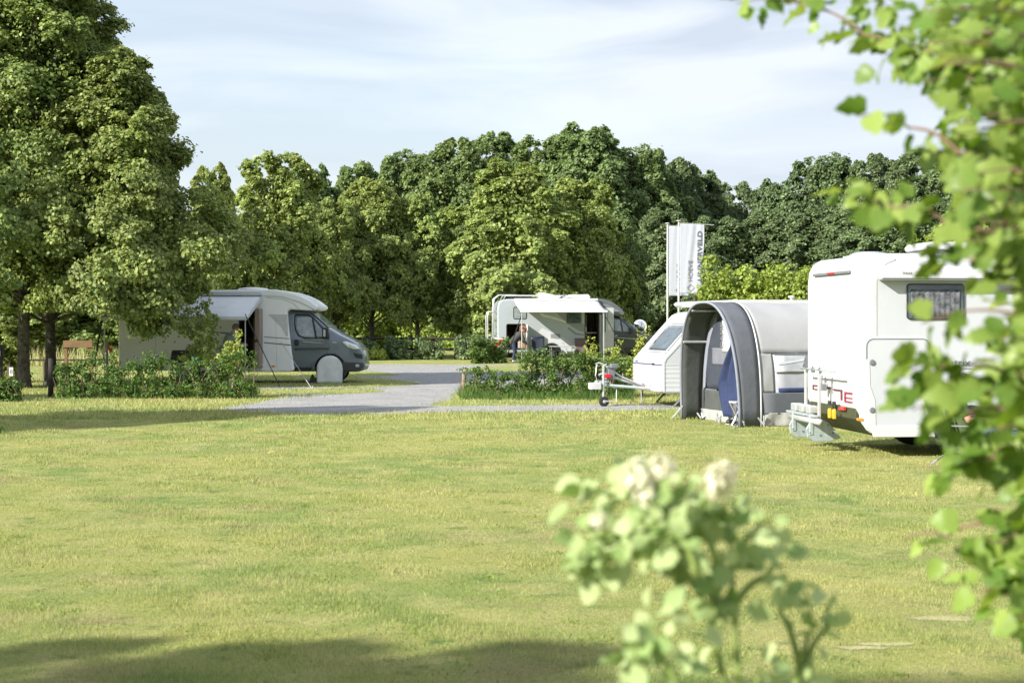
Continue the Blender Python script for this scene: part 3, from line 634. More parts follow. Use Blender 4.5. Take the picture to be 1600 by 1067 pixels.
class Cab:
    """cab lofted from stations; width narrows above the belt line, towards the roof and at the nose"""
    def __init__(s, xs, zt, zb, hw, belt, lean=.16, rad=.14, cy=1.1):
        s.xs, s.zt, s.zb, s.hw, s.belt, s.lean, s.rad, s.cy = xs, zt, zb, hw, belt, lean, rad, cy
    def i(s, a, x): return float(np.interp(x, s.xs, a))
    def half(s, x, z):
        w = s.i(s.hw, x); b = s.i(s.belt, x); t = s.i(s.zt, x); lo = s.i(s.zb, x)
        if z > b: w -= s.lean*(z-b)/max(t-b, .9)
        else: w -= .05*((b-z)/max(b-lo, .1))**2.2
        q = (t-z)/s.rad
        if q < 1: w -= s.rad*(1-math.sqrt(max(0, 1-(1-max(q, 0))**2)))
        return w
    def pt(s, x, z, off=0): return Vector((x, s.cy-s.half(x, z)-off, z))
    def mesh(s, n=60, nz=16):
        m = MB(); X_ = np.linspace(s.xs[0], s.xs[-1], n); vs = []
        for x in X_:
            t, b = s.i(s.zt, x), s.i(s.zb, x); L_ = []
            for k in range(nz+1):
                u = k/nz; u = 1-(1-u)**1.35; z = b+(t-b)*u; L_.append((s.half(x, z), z))
            w = L_[-1][0]; L_.append((w*.66, t+.015)); L_.append((w*.33, t+.025))
            ringp = [(x, s.cy-a, z) for a, z in L_]+[(x, s.cy, t+.028)]+[(x, s.cy+a, z) for a, z in L_[::-1]]
            vs += ringp; c = len(ringp)
        fs = [(i*c+k, i*c+(k+1) % c, (i+1)*c+(k+1) % c, (i+1)*c+k) for i in range(n-1) for k in range(c)]
        fs += [tuple(range(c-1, -1, -1)), tuple((n-1)*c+k for k in range(c))]
        return m.add(vs, fs)
    def patch(s, parent, name, poly, mat, off=.006, thick=.012, both=False, cells=10):
        """poly (x,z) laid on the curved side"""
        bm = bmesh.new(); vs = [bm.verts.new((x, 0, z)) for x, z in poly]; bm.faces.new(vs)
        xs = [p[0] for p in poly]; zs = [p[1] for p in poly]
        for k in range(1, cells):
            for co, no in (((min(xs)+(max(xs)-min(xs))*k/cells, 0, 0), (1, 0, 0)), ((0, 0, min(zs)+(max(zs)-min(zs))*k/cells), (0, 0, 1))):
                bmesh.ops.bisect_plane(bm, geom=bm.verts[:]+bm.edges[:]+bm.faces[:], plane_co=co, plane_no=no)
        for v in bm.verts: q = s.pt(v.co.x, v.co.z, off); v.co = q
        bm.faces.ensure_lookup_table()
        V = [v.co.copy() for v in bm.verts]; bm.verts.index_update(); Fs = [tuple(v.index for v in f.verts) for f in bm.faces]; bm.free()
        m = MB(); m.add(V, Fs)
        me = m.build(name, mat, parent, smooth=True, solid=thick)
        me.modifiers['s'].offset = 0
        if both:
            m2 = MB(); m2.add([Vector((v.x, 2*s.cy-v.y, v.z)) for v in V], Fs); m2.build(name, mat, parent, smooth=True, solid=thick)
        return me
def strap(a, b, r, mat, label, name='guy_rope', peg=True, sag=0, group='tension straps of the left awning'):
    a, b = Vector(a), Vector(b); e = empty(name, (b.x, b.y, 0), 0, label, 'guy rope', group); o = Vector((b.x, b.y, 0))
    MB().tube([a-o, a.lerp(b, .5)-o-Vector((0, 0, sag)), b-o], r, 6).build('cord', mat, e)
    if peg: MB().tube([(.03, 0, .07), (-.02, 0, -.1)], .008, 6).build('peg', steelw, e)
    return e

# ================================================================ left motorhome
YL = 46.5; SL = F/YL
mh = empty('motorhome', (X(185, YL), YL, 0), -1.2, 'white motorhome with a slate grey cab parked behind the left shrub bed', 'motorhome')
def lx(px): return (px-185)/SL
def lz(py): return (HZ+CH*SL-py)/SL
W = 2.2
body = [(0, .42), (0, 2.3), (.05, 2.5), (.2, 2.62), (.5, 2.67), (4.0, 2.72), (4.55, 2.72), (4.95, 2.66), (5.3, 2.55), (5.6, 2.40), (5.80, 2.24), (5.83, 2.19), (5.76, 2.13), (5.62, 2.10), (5.3, 2.12), (5.0, 2.14), (4.92, 2.08),
        (4.95, 1.7), (5.0, 1.3), (5.05, .9), (5.13, .38), (5.0, .33), (4.2, .33), (2.0, .36), (.1, .38)]
b = MB().prism(body, 0, W).build('body', mhwhite, mh, bevel=.055, seg=4)
dx0, dx1 = lx(374), lx(403)
cut(b, [MB().box(dx0, -.3, .45, dx1, 1.3, 2.18), MB().prism([(1.9+.44*math.cos(k*math.pi/10), .33+.44*math.sin(k*math.pi/10)) for k in range(11)]+[(1.46, 0), (2.34, 0)][::-1], -.3, .45)])
b.data.polygons.foreach_set('use_smooth', [False]*len(b.data.polygons))
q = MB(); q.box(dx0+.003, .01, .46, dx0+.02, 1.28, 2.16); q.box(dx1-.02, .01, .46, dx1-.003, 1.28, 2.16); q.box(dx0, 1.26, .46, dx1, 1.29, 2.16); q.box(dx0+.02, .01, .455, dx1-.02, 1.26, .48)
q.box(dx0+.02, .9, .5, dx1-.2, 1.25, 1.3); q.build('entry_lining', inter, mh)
MB().box(dx1-.22, .5, .5, dx1-.03, 1.2, 1.9).build('cupboard', M('cupboard', (.22, .17, .12), .5), mh)
fr = MB(); frame(fr, rr(dx0, .45, dx1, 2.18, .06), .03, -.015, .004); fr.build('door_frame', ltrim, mh)
# open entrance door folded back against the wall beside the doorway
dr = MB().prism(rr(dx1+.02, .45, dx1+.16, 2.16, .03), -.55, -.02).build('entrance_door', M('door_inside', (.26, .2, .17), .5), mh, bevel=.01)
decal(dr, 'door_handle', rr(dx1+.03, 1.2, dx1+.1, 1.28, .02), black, -.565, .02)
# wheels, skirt, trim
wheel(mh, 1.9, .03, .34, .34)
cabc = Cab([4.8, 5.0, 5.4, 5.55, 5.8, 6.1, 6.4, 6.7, 6.95, 7.05, 7.10, 7.12], [2.12, 2.12, 2.10, 2.06, 1.86, 1.60, 1.42, 1.27, 1.12, .98, .80, .60],
           [.34, .34, .34, .34, .34, .34, .34, .33, .33, .36, .42, .5], [1.02, 1.03, 1.03, 1.03, 1.03, 1.02, 1.0, .95, .84, .74, .66, .60], [1.26, 1.26, 1.26, 1.26, 1.26, 1.26, 1.24, 1.18, 1.05, .92, .74, .56], .17, .10, W/2)
cb = cabc.mesh(70, 18).build('cab', cabgrey, mh, smooth=True)
wx = lx(516); arch = [(wx+.45*math.cos(k*math.pi/12), .40+.45*math.sin(k*math.pi/12)) for k in range(13)]+[(wx-.45, 0), (wx+.45, 0)]
cut(cb, [MB().prism(arch, -.4, .55), MB().prism(arch, W-.55, W+.4)])
cb.data.polygons.foreach_set('use_smooth', [len(p.vertices) == 4 for p in cb.data.polygons])
MB().lathe((wx, .14, .40), (0, 1, 0), [(0, .43), (.5, .43), (.5, .1)], 30).build('wheel_arch', black, mh)
wheel(mh, wx, .12, .34, .34); wheel(mh, wx, W-.34, .34, .34); wheel(mh, 1.9, W-.24, .34, .34)
# side glass: main pane and quarter pane in black surround
main = [(5.13, 1.93), (5.16, 1.96), (5.50, 1.95), (5.60, 1.90), (5.72, 1.32), (5.42, 1.33), (5.26, 1.40), (5.17, 1.55), (5.13, 1.75)]
quar = [(5.66, 1.86), (6.03, 1.44), (6.02, 1.34), (5.78, 1.32)]
cabc.patch(mh, 'window_surround', [(5.10, 1.97), (5.14, 2.01), (5.52, 1.99), (5.68, 1.90), (6.12, 1.44), (6.13, 1.30), (5.42, 1.29), (5.22, 1.37), (5.13, 1.53), (5.10, 1.72)], black, .004, .006, True)
cabc.patch(mh, 'side_window', main, glassl, .010, .006, True)
cabc.patch(mh, 'quarter_window', quar, glassl, .010, .006, True)
ws = MB(); ws.grid(14, 14, lambda u, v: (lambda x: Vector((x, W/2+(v-.5)*2*(cabc.half(x, cabc.i(cabc.zt, x)-.05)-.06), cabc.i(cabc.zt, x)+.03+.012*(1-abs(2*v-1)))))(5.60+.50*u)); ws.build('windscreen', glassl, mh, smooth=True, solid=.012)
cabc.patch(mh, 'door_seam', [(5.03, 2.05), (5.045, 2.05), (5.11, 1.2), (5.13, .5), (5.115, .5), (5.095, 1.2)], seam, .003, .004)
cabc.patch(mh, 'door_seam', [(6.13, 1.30), (6.15, 1.30), (6.155, .98), (5.62, .56), (5.6, .42), (5.585, .42), (5.6, .57), (6.135, .99)], seam, .003, .004)
cabc.patch(mh, 'side_moulding', [(5.12, 1.02), (6.12, 1.03), (6.12, .985), (5.13, .975)], cabdark, .016, .016)
cabc.patch(mh, 'sill', [(5.14, .46), (5.62, .46), (5.58, .36), (5.14, .36)], black, .012, .02)
cabc.patch(mh, 'door_handle', rr(5.12, 1.09, 5.25, 1.27, .05), black, .02, .03)
cabc.patch(mh, 'pinstripe', [(5.33, 1.23), (6.0, 1.17), (5.98, 1.155), (5.35, 1.2)], M('sand_stripe', (.5, .42, .22), .4), .006, .004)
hl = cabc.patch(mh, 'headlight', [(6.50, 1.20), (6.62, 1.22), (6.92, 1.10), (6.99, 1.0), (6.86, .98), (6.66, 1.05)], M('lamp_glass', (.75, .78, .8), .05, metal=.4), .014, .02, True)
cabc.patch(mh, 'grille', [(6.82, .88), (7.06, .84), (7.07, .70), (6.9, .74)], black, .012, .02, True)
cabc.patch(mh, 'bumper', [(6.47, .62), (6.9, .60), (7.10, .58), (7.11, .50), (7.0, .38), (6.5, .36)], M('bumper_grey', (.04, .045, .05), .5), .018, .03, True)
cabc.patch(mh, 'fog_lamp', rr(6.88, .47, 6.98, .55, .03), steelw, .042, .02)
cabc.patch(mh, 'arch_lip', [(wx+.47*math.cos(k*math.pi/14), .40+.47*math.sin(k*math.pi/14)) for k in range(1, 14)]+[(wx+.445*math.cos(k*math.pi/14), .40+.445*math.sin(k*math.pi/14)) for k in range(13, 0, -1)], cabdark, .012, .02)
cabc.patch(mh, 'badge', rr(6.22, 1.17, 6.34, 1.20, .01), steelw, .008, .006)
# door mirror
m = MB(); m.prism(rr(5.96, 1.30, 6.14, 1.62, .05), -.20, -.04); mi = m.build('mirror', black, mh, bevel=.03, seg=3)
MB().prism(rr(6.0, 1.36, 6.06, 1.56, .02), -.212, -.195).build('mirror_lamp', steelw, mi); MB().tube([(6.08, -.05, 1.4), (6.08, .18, 1.36)], .03, 8).build('mirror_arm', black, mi)
# body graphics, trims
decal(mh, 'grey_flash', [(4.37, 2.0), (4.92, 2.0), (4.95, 1.38), (4.90, 1.36), (4.75, 1.62)], ltrim)
decal(mh, 'stripe', [(4.25, 1.36), (4.98, 1.31), (4.98, 1.285), (4.25, 1.335)], grey); decal(mh, 'stripe', [(4.25, 1.20), (5.02, 1.13), (5.02, 1.09), (4.25, 1.165)], grey)
decal(mh, 'stripe', [(1.55, 1.63), (3.5, 1.44), (3.5, 1.40), (1.55, 1.59)], seam)
decal(mh, 'panel_joint', [(1.08, .4), (1.095, .4), (1.095, 2.3), (1.08, 2.3)], ltrim); decal(mh, 'panel_joint', [(4.62, .4), (4.63, .4), (4.6, 1.5), (4.58, 2.0), (4.57, 2.0), (4.59, 1.5)], ltrim)
decal(mh, 'roof_joint', [(4.3, 2.50), (4.8, 2.45), (5.1, 2.33), (5.3, 2.15), (5.28, 2.13), (5.08, 2.31), (4.79, 2.43), (4.3, 2.48)], ltrim)
decal(mh, 'marker_lamp', [(4.52+.06*math.cos(k*.7), .50+.025*math.sin(k*.7)) for k in range(9)], orange, -.02, .025)
decal(mh, 'roof_edge', [(4.2, 2.52), (4.75, 2.50), (5.3, 2.33), (5.72, 2.12), (5.74, 2.15), (5.32, 2.37), (4.76, 2.54), (4.2, 2.56)], white, -.012, .02, .004)
window(mh, .7, 1.85, 1.5, 2.3); window(mh, 2.3, 1.85, 3.0, 2.3)
rh = MB().lathe((3.75, 1.0, 2.70), (0, 0, 1), [(0, .42), (.04, .45), (.07, .42), (.10, .2), (.105, .02)], 28).build('roof_hatch', mhwhite, mh, smooth=True)
MB().box(1.2, .7, 2.68, 2.0, 1.4, 2.8).build('roof_box', white, mh, bevel=.04)
# awning
ay = -2.15; a0, a1 = lx(192), lx(411)
aw = MB(); aw.grid(28, 10, lambda u, v: Vector((a0+(a1-a0)*u-.04*v, v*ay, 2.56-.66*v-.06*math.sin(v*math.pi)+.012*math.sin(u*40)*v)))
ao = aw.build('awning', awn, mh, smooth=True, solid=.006)
MB().box(a0, -.13, 2.54, a1, -.005, 2.66).build('awning_case', white, ao, bevel=.02)
MB().prism([(ay-.05, 1.84), (ay+.02, 1.82), (ay+.03, 1.92), (ay-.04, 1.93)], a0-.04, a1-.06, lambda v: Vector((v.y, v.x, v.z))).build('awning_rail', white, ao, bevel=.01)
fl = MB(); fl.add([(a1, -.02, 2.58), (a1-.05, ay, 1.9), (a1-.05, ay, 1.84), (a1, -.02, 2.44)], [(0, 1, 2, 3)]); fl.build('awning_arm', steelw, ao, solid=.02)
for x in (a0+.06, a1-.1): MB().tube([(x, ay, 1.88), (x, ay, 0)], .016, 8).build('awning_leg', steelw, ao)
mw = mh.matrix_basis
def wl(x, y, z): return Matrix.Translation(mh.location)@Matrix.Rotation(mh.rotation_euler.z, 4, 'Z')@Vector((x, y, z))
strap(wl(a1-.1, ay, 2.0), G(438, 606), .014, black, 'black tension strap slanting from the awning corner to the grass')
strap(wl(a1+.55, -.05, 1.2), G(487, 607), .01, steelw, 'thin pale guy rope running from the grey cab to the grass')
strap(wl(a0, ay, 1.9), PW(147, 572, 45.0)*1, .03, black, 'black strut slanting down left of the motorhome rear', peg=False)
# things around it
wc = empty('wheel_cover', wl(wx, .06, 0), 0, 'white cloth cover hanging over the front wheel of the left motorhome', 'wheel cover')
pp = [(-.37, .02), (-.375, .42)]+[(-.37*math.cos(k*math.pi/12), .44+.37*math.sin(k*math.pi/12)) for k in range(1, 12)]+[(.375, .42), (.36, 0)]
m = MB(); bm = bmesh.new(); f_ = bm.faces.new([bm.verts.new((x, 0, z)) for x, z in pp])
for k in range(1, 9):
    for co, no in (((-.37+.74*k/9, 0, 0), (1, 0, 0)), ((0, 0, .8*k/9), (0, 0, 1))): bmesh.ops.bisect_plane(bm, geom=bm.verts[:]+bm.edges[:]+bm.faces[:], plane_co=co, plane_no=no)
for v in bm.verts: v.co.y = -.05-.03*math.sin(v.co.x*14+v.co.z*3)*(.8-v.co.z)-.01*math.sin(v.co.z*30)
bm.verts.index_update(); m.add([v.co.copy() for v in bm.verts], [tuple(v.index for v in f.verts) for f in bm.faces]); bm.free()
m.build('cloth', M('white_cloth', (.72, .73, .75), .9, bump=.2, bs=20), wc, smooth=True, solid=.01)
rmp = empty('levelling_ramp', wl(wx-.5, .25, 0), 0, 'black plastic levelling ramp under the covered front wheel', 'ramp')
MB().prism([(-.1, 0), (.95, 0), (.95, .03), (.5, .09), (.02, .16), (-.04, .26), (-.1, .1)], -.15, .12).build('ramp_wedge', black, rmp, bevel=.01)
# camping table with blue crate and black grill, chair
cx_ = X(305, 45.2)
t = empty('camping_table', (cx_, 45.2, 0), 0, 'low white folding table under the grey awning', 'table')
MB().box(-.45, -.28, .60, .45, .28, .63).build('table_top', steelw, t, bevel=.008)
for sx in (-1, 1):
    for sy in (-1, 1): MB().tube([(sx*.4, sy*.24, .6), (sx*.36, sy*.24, 0)], .012, 6).build('leg', steelw, t)
t = empty('crate', (X(311, 45.1), 45.1, .632), 0, 'bright blue plastic crate standing on the white folding table', 'crate')
m = MB(); m.box(-.21, -.13, 0, .21, .13, .02); m.box(-.21, -.13, .02, .21, -.115, .22); m.box(-.21, .115, .02, .21, .13, .22); m.box(-.21, -.115, .02, -.195, .115, .22); m.box(.195, -.115, .02, .21, .115, .22)
m.build('crate_shell', blue, t, bevel=.006); m = MB(); [m.box(-.18+.075*k, -.128-.006, .06, -.14+.075*k, -.128, .16) for k in range(5)]; m.build('crate_slots', M('pale_blue', (.2, .5, .7), .5), t)
t = empty('gas_grill', (X(293, 45.6), 45.6, 0), 0, 'black gas grill standing behind the white folding table', 'grill')
m = MB(); m.lathe((-.45, 0, .78), (1, 0, 0), [(0, .12), (.03, .2), (.75, .2), (.78, .12)], 20); m.build('grill_lid', black, t, smooth=True, bevel=0)
MB().box(-.45, -.2, .62, .33, .2, .78).build('grill_box', black, t, bevel=.01)
for sx in (-.35, .22): MB().tube([(sx, 0, .62), (sx-.05, .1, 0)], .015, 6).build('leg', black, t)
t = empty('potted_plant', (X(325, 45.1), 45.1, .632), 0, 'dark potted plant on the right end of the folding table', 'plant')
MB().lathe((0, 0, 0), (0, 0, 1), [(0, .06), (.12, .08), (.12, .07)], 14).build('pot', black, t)
rg = np.random.default_rng(3); P = rg.normal(size=(90, 3))*[.06, .06, .11]+[0, 0, .26]; link('foliage', leaves('foliage', P, rg.normal(size=(90, 3)), .07, LF['deep'], rg), t)
t = empty('camping_chair', (X(275, 45.4), 45.4, 0), 0, 'dark folding camping chair left of the black grill', 'chair')
MB().prism([(-.2, .4), (.15, .38), (.15, .42), (-.2, .44)], -.25, .25).build('seat', navy, t, bevel=.008)
MB().prism([(.12, .4), (.34, 1.08), (.37, 1.07), (.16, .4)], -.24, .24).build('backrest', navy, t, bevel=.008)
for s_ in (-.26, .26): MB().tube([(.3, s_, 0), (-.2, s_, .44)], .012, 6).build('leg', grey, t); MB().tube([(-.2, s_, 0), (.15, s_, .42), (.38, s_, 1.1)], .012, 6).build('leg', grey, t)
# board, strap, posts, pole at the rear
yb = 54.0; t = empty('barrier_board', (X(99, yb), yb, 0), 0, 'brown wooden board on posts between the pale tree trunks', 'barrier')
wb = X(145, yb)-X(99, yb); MB().box(0, -.04, Z(543, yb), wb, .0, Z(532, yb)).build('board', board, t, bevel=.01)
for x in (.03, wb-.12): MB().box(x, .004, 0, x+.1, .09, Z(532.5, yb)).build('post', board, t, bevel=.008)
a, b_ = PW(166.5, 538, 47.5), PW(182, 568, 47.2)
t = empty('tension_strap', (a.x, a.y, 0), 0, 'orange strap slanting from a short dark pole behind the motorhome rear', 'strap'); d = b_-a
MB().add([(-.03, 0, a.z), (.05, 0, a.z), (d.x+.08, d.y, b_.z), (d.x-.02, d.y, b_.z)], [(0, 1, 2, 3)]).build('webbing', M('orange_webbing', (.62, .13, .02), .8), t, solid=.02)
MB().tube([(0, .05, 0), (0, .05, a.z+.05)], .04, 8).build('pole', grey, t)
for px, Y_, h_, lab in ((69, 50, .55, 'short dark wooden post between the two thick trunks'), (98.5, 50, .5, 'short brown post just right of the second thick trunk')):
    t = tag(MB().tube([(0, 0, -.1), (0, 0, h_)], [.055, .05], 10).build('wooden_post', wood, None, bevel=.01, loc=(X(px, Y_), Y_, 0)), lab, 'post')
t = empty('number_post', (X(14, 44.5), 44.5, 0), 0, 'small dark post with a white number plate at the left edge', 'post')
MB().box(-.045, -.03, 0, .03, .03, .62).build('post', wood, t, bevel=.006); pl = MB().box(.02, -.045, .28, .13, -.03, .52).build('number_plate', M('plate_white', (.8, .8, .8), .5), t, bevel=.003)
text('number', '8', .17, black, pl, (.035, -.047, .34), (R(90), 0, 0))
t = empty('dark_post', (X(79, 38), 38, 0), 0, 'rough dark post at the left end of the left shrub bed', 'post')
MB().tube([(0, 0, -.1), (.01, 0, .4), (0, 0, .92)], [.07, .06, .055], 10).build('post', woodd, t, smooth=True)
t = empty('hookup_box', (X(-2, 44), 44, 0), 0, 'black electric hook-up box cut by the left picture edge', 'post')
MB().box(-.1, -.1, 0, .1, .1, .75).build('column', black, t, bevel=.02); MB().box(-.13, -.13, .72, .13, .13, 1.14).build('head', black, t, bevel=.03, seg=3); MB().box(.05, -.137, .85, .09, -.13, 1.0).build('painted_highlight', steelw, t)  # pale strip on the head paints a white highlight
p = G(404, 617); t = empty('wooden_post', (p.x-.55, p.y-.2, 0), 0, 'weathered grey post at the right end of the left shrub bed', 'post')
MB().box(-.06, -.06, -.1, .06, .06, .86).build('post', woodl, t, bevel=.012)
p = G(724, 618); t = empty('wooden_post', (p.x, p.y, 0), 0, 'weathered leaning post at the left end of the middle shrubs', 'post')
MB().tube([(0, 0, -.1), (.02, 0, .5), (.05, 0, .62)], [.06, .055, .05], 10).build('post', woodl, t, smooth=True)

# ================================================================ middle camper
YM = 71.4; SM = 35.0
mc = empty('camper', (X(777, YM), YM, 0), 5, 'silver white camper with dark cab, awning out and garage hatch open', 'motorhome')
def cxm(px): return (px-777)/SM
def czm(py): return (HZ+CH*SM-py)/SM
W = 2.25
bd = [(.03, .75), (0, 1.3), (0, 2.35), (.05, 2.62), (.2, 2.76), (.5, 2.80), (4.4, 2.80), (4.55, 2.78), (4.62, 2.1), (5.15, 2.05), (5.25, .6), (5.25, .40), (3.2, .40), (1.9, .40), (.35, .38), (.1, .5)]
b = MB().prism(bd, 0, W).build('body', silver, mc, bevel=.07, seg=4)
g0, g1_, d0, d1 = cxm(792), cxm(821), cxm(915.5), cxm(937)
wxm = cxm(863); ar = [(wxm+.46*math.cos(k*math.pi/12), .36+.46*math.sin(k*math.pi/12)) for k in range(13)]+[(wxm-.46, 0), (wxm+.46, 0)]
cut(b, [MB().prism(rr(g0, .56, g1_, 1.66, .06), -.3, 1.6), MB().prism(rr(d0, .42, d1, 2.28, .05), -.3, 1.5), MB().prism(ar, -.3, .5)])
b.data.polygons.foreach_set('use_smooth', [False]*len(b.data.polygons))
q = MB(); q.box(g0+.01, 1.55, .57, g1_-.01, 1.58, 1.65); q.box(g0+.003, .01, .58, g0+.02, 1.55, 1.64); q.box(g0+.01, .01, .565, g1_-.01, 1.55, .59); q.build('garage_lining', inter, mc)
MB().box(g1_-.24, .02, .6, g1_-.02, 1.5, 1.62).build('garage_panel', M('garage_wood', (.27, .16, .10), .6), mc)
MB().box(g0+.52, .1, .6, g0+.72, .3, .9).build('locker', steelw, mc, bevel=.01)
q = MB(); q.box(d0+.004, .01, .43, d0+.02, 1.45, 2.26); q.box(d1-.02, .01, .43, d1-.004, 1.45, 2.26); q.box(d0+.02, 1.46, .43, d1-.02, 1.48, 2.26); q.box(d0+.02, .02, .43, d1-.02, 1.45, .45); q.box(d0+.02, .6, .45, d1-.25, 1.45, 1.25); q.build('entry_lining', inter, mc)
MB().box(d0+.03, .5, 1.26, d1-.03, 1.4, 1.30).build('kitchen_top', steelw, mc, bevel=.005)
MB().box(d0+.05, 1.3, 1.6, d0+.25, 1.4, 2.1).build('cabinet', ltrim, mc, bevel=.01)
MB().lathe((d0+.13, .8, 1.30), (0, 0, 1), [(0, .04), (.12, .06), (.17, .05), (.18, .02)], 12).build('kettle', steelw, mc); MB().lathe((d0+.38, .8, 1.30), (0, 0, 1), [(0, .07), (.2, .07), (.27, .03)], 12).build('coffee_pot', black, mc)
fr = MB(); frame(fr, rr(g0, .56, g1_, 1.66, .06), .03, -.012, .004); frame(fr, rr(d0, .42, d1, 2.28, .05), .03, -.012, .004); fr.build('opening_frame', black, mc)
hd = MB().box(g1_+.02, -.62, .55, g1_+.07, -.01, 1.66, Matrix.Rotation(0, 4, 'Z')).build('garage_door', white, mc, bevel=.015)
MB().box(g1_+.01, -.45, .8, g1_+.02, -.2, 1.3).build('door_pocket', ltrim, hd)
# entrance door swung open flat beside the doorway
o0, o1 = cxm(941.5), cxm(960)
ed = MB().prism(rr(o0, .46, o1, 2.40, .05), -.16, -.10).build('entrance_door', M('door_pale', (.42, .43, .44), .4), mc, bevel=.012)
decal(ed, 'door_window', rr(o0+.04, 1.3, o0+.16, 2.2, .03), glass, -.166, .01); decal(ed, 'door_ring', [(o1-.17+.12*math.cos(k*.55), 1.55+.12*math.sin(k*.55)) for k in range(11)], ltrim, -.166, .01); decal(ed, 'door_strip', rr(o1-.3, 1.9, o1-.26, 2.2, .01), grey, -.166, .01)
wheel(mc, wxm, .03, .34, .34, hub=grey); wheel(mc, wxm, W-.24, .34, .34, hub=grey)
decal(mc, 'wheel_spat', [(wxm+.68*math.cos(k*math.pi/14), .36+.68*math.sin(k*math.pi/14)) for k in range(15)]+[(wxm+.48*math.cos(k*math.pi/14), .36+.48*math.sin(k*math.pi/14)) for k in range(14, -1, -1)], rvwhite, -.02, .03, .005)
window(mc, cxm(803), 1.92, cxm(822), 2.42, glassl, .06); window(mc, cxm(886), 1.72, cxm(909), 2.18, glass, .06, fm=grey)
decal(mc, 'service_flap', rr(cxm(861), 1.02, cxm(876), 1.24, .02), grey, -.012, .015); decal(mc, 'gas_flap', rr(cxm(873), .80, cxm(881), .86, .02), grey, -.008, .01)
# broad painted swoosh bands
sw = M('swoosh_grey', (.24, .26, .26), .4); sp_ = M('swoosh_pale', (.68, .69, .66), .4)
decal(mc, 'swoosh', [(2.35, 2.45), (3.05, 2.45), (4.02, 1.55), (4.02, 1.32), (3.7, 1.36), (3.25, 1.62)], sw, -.003, .006)
decal(mc, 'swoosh', [(1.45, 2.40), (1.75, 2.40), (2.0, 2.02), (2.6, 1.88), (3.1, 1.72), (3.15, 1.78), (2.6, 1.98), (2.1, 2.1)], sp_, -.005, .006)
decal(mc, 'swoosh', [(3.2, 1.55), (3.55, 1.28), (4.02, 1.20), (4.02, 1.15), (3.5, 1.2), (3.15, 1.48)], grey, -.007, .006)
decal(mc, 'pale_band', [(1.4, .75), (2.0, 1.5), (2.9, 1.1), (3.9, .55), (3.5, .45), (3.1, .46), (2.5, .9), (2.0, .9)], rvwhite, -.003, .006)
# tail: rear bumper with lamps, bike rack, ladder rails
MB().prism([(-.12, .5), (-.2, .75), (-.12, 1.05), (.3, 1.05), (.42, .42), (.1, .40)], -.02, W+.02).build('rear_bumper', white, mc, bevel=.05, seg=3)
tl = MB().prism([(-.16, .78), (.02, .98), (.3, 1.02), (.3, .86), (.08, .74), (-.1, .68)], -.04, .06).build('tail_light', redl, mc, bevel=.01)
lad = MB()
for y in (.25, .75): lad.tube([(.9, y, 2.98), (.1, y, 2.97), (-.12, y, 2.8), (-.16, y, 2.3), (-.16, y, .9)], .028, 8)
for k in range(6): lad.tube([(-.16, .25, 1.1+.28*k), (-.16, .75, 1.1+.28*k)], .018, 6)
lad.build('ladder', steelw, mc, smooth=True)
rk = MB()
for y in (.7, 1.75): rk.tube([(0, y, 2.25), (-.32, y, 2.22), (-.38, y, 2.05), (-.38, y, 1.0), (-.05, y, .95)], .03, 8)
for z in (1.4, 1.05, 2.1): rk.tube([(-.38, .7, z), (-.38, 1.75, z)], .022, 6)
rk.box(-.42, .6, .93, -.02, 1.85, .97); rk.build('bike_rack', steelw, mc, smooth=True)
# roof furniture
rl = MB()
for y in (.2, W-.2): rl.tube([(.3, y, 2.78), (.4, y, 2.96), (3.2, y, 2.96), (3.3, y, 2.8)], .022, 6)
rl.build('roof_rail', steelw, mc, smooth=True)
for x0, x1, h_, nm in ((1.95, 2.75, .22, 'roof_hatch'), (2.95, 4.15, .20, 'satellite_dish')):
    MB().lathe(((x0+x1)/2, 1.0, 2.80), (0, 0, 1), [(0, .3), (.05, .36), (h_*.8, .36), (h_, .25)], 24).build(nm, white, mc, smooth=True) if nm != 'roof_hatch' else MB().prism([(x0, 2.82), (x0-.05, 3.08), (x0+.15, 3.10), (x1+.2, 2.92), (x1+.1, 2.82)], .5, 1.3).build(nm, white, mc, bevel=.04)
MB().prism([(2.9, 2.84), (3.5, 3.0), (4.2, 3.02), (4.3, 2.86), (4.2, 2.82)], .6, 1.5).build('roof_cooler', white, mc, bevel=.04)
# cab and dark roof cap
MB().prism([(4.38, 2.78), (4.75, 2.80), (5.2, 2.66), (5.6, 2.38), (5.75, 2.18), (5.74, 2.08), (5.5, 2.06), (4.8, 2.10), (4.6, 2.10), (4.52, 2.4)], .06, W-.06).build('roof_cap', M('cap_grey', (.12, .13, .15), .3, metal=.2, coat=.5), mc, bevel=.07, seg=4)
decal(mc, 'cap_flash', [(4.75, 2.6), (5.1, 2.5), (5.55, 2.24), (4.95, 2.2)], seam, .052, .02)
cm_ = Cab([5.0, 5.3, 5.55, 5.75, 6.1, 6.5, 6.8, 7.2, 7.6, 7.75, 7.8], [2.08, 2.06, 2.0, 1.88, 1.62, 1.30, 1.22, 1.12, .98, .8, .62], [.35]*9+[.4, .48],
          [1.0, 1.02, 1.02, 1.02, 1.02, 1.0, .98, .92, .8, .68, .6], [1.25, 1.25, 1.25, 1.25, 1.25, 1.15, 1.1, 1.0, .85, .7, .55], .16, .1, W/2)
cc = cm_.mesh(60, 14).build('cab', cabdark, mc, smooth=True); wf = 6.55
arf = [(wf+.44*math.cos(k*math.pi/12), .38+.44*math.sin(k*math.pi/12)) for k in range(13)]+[(wf-.44, 0), (wf+.44, 0)]
cut(cc, [MB().prism(arf, -.4, .5)]); cc.data.polygons.foreach_set('use_smooth', [len(p.vertices) == 4 for p in cc.data.polygons])
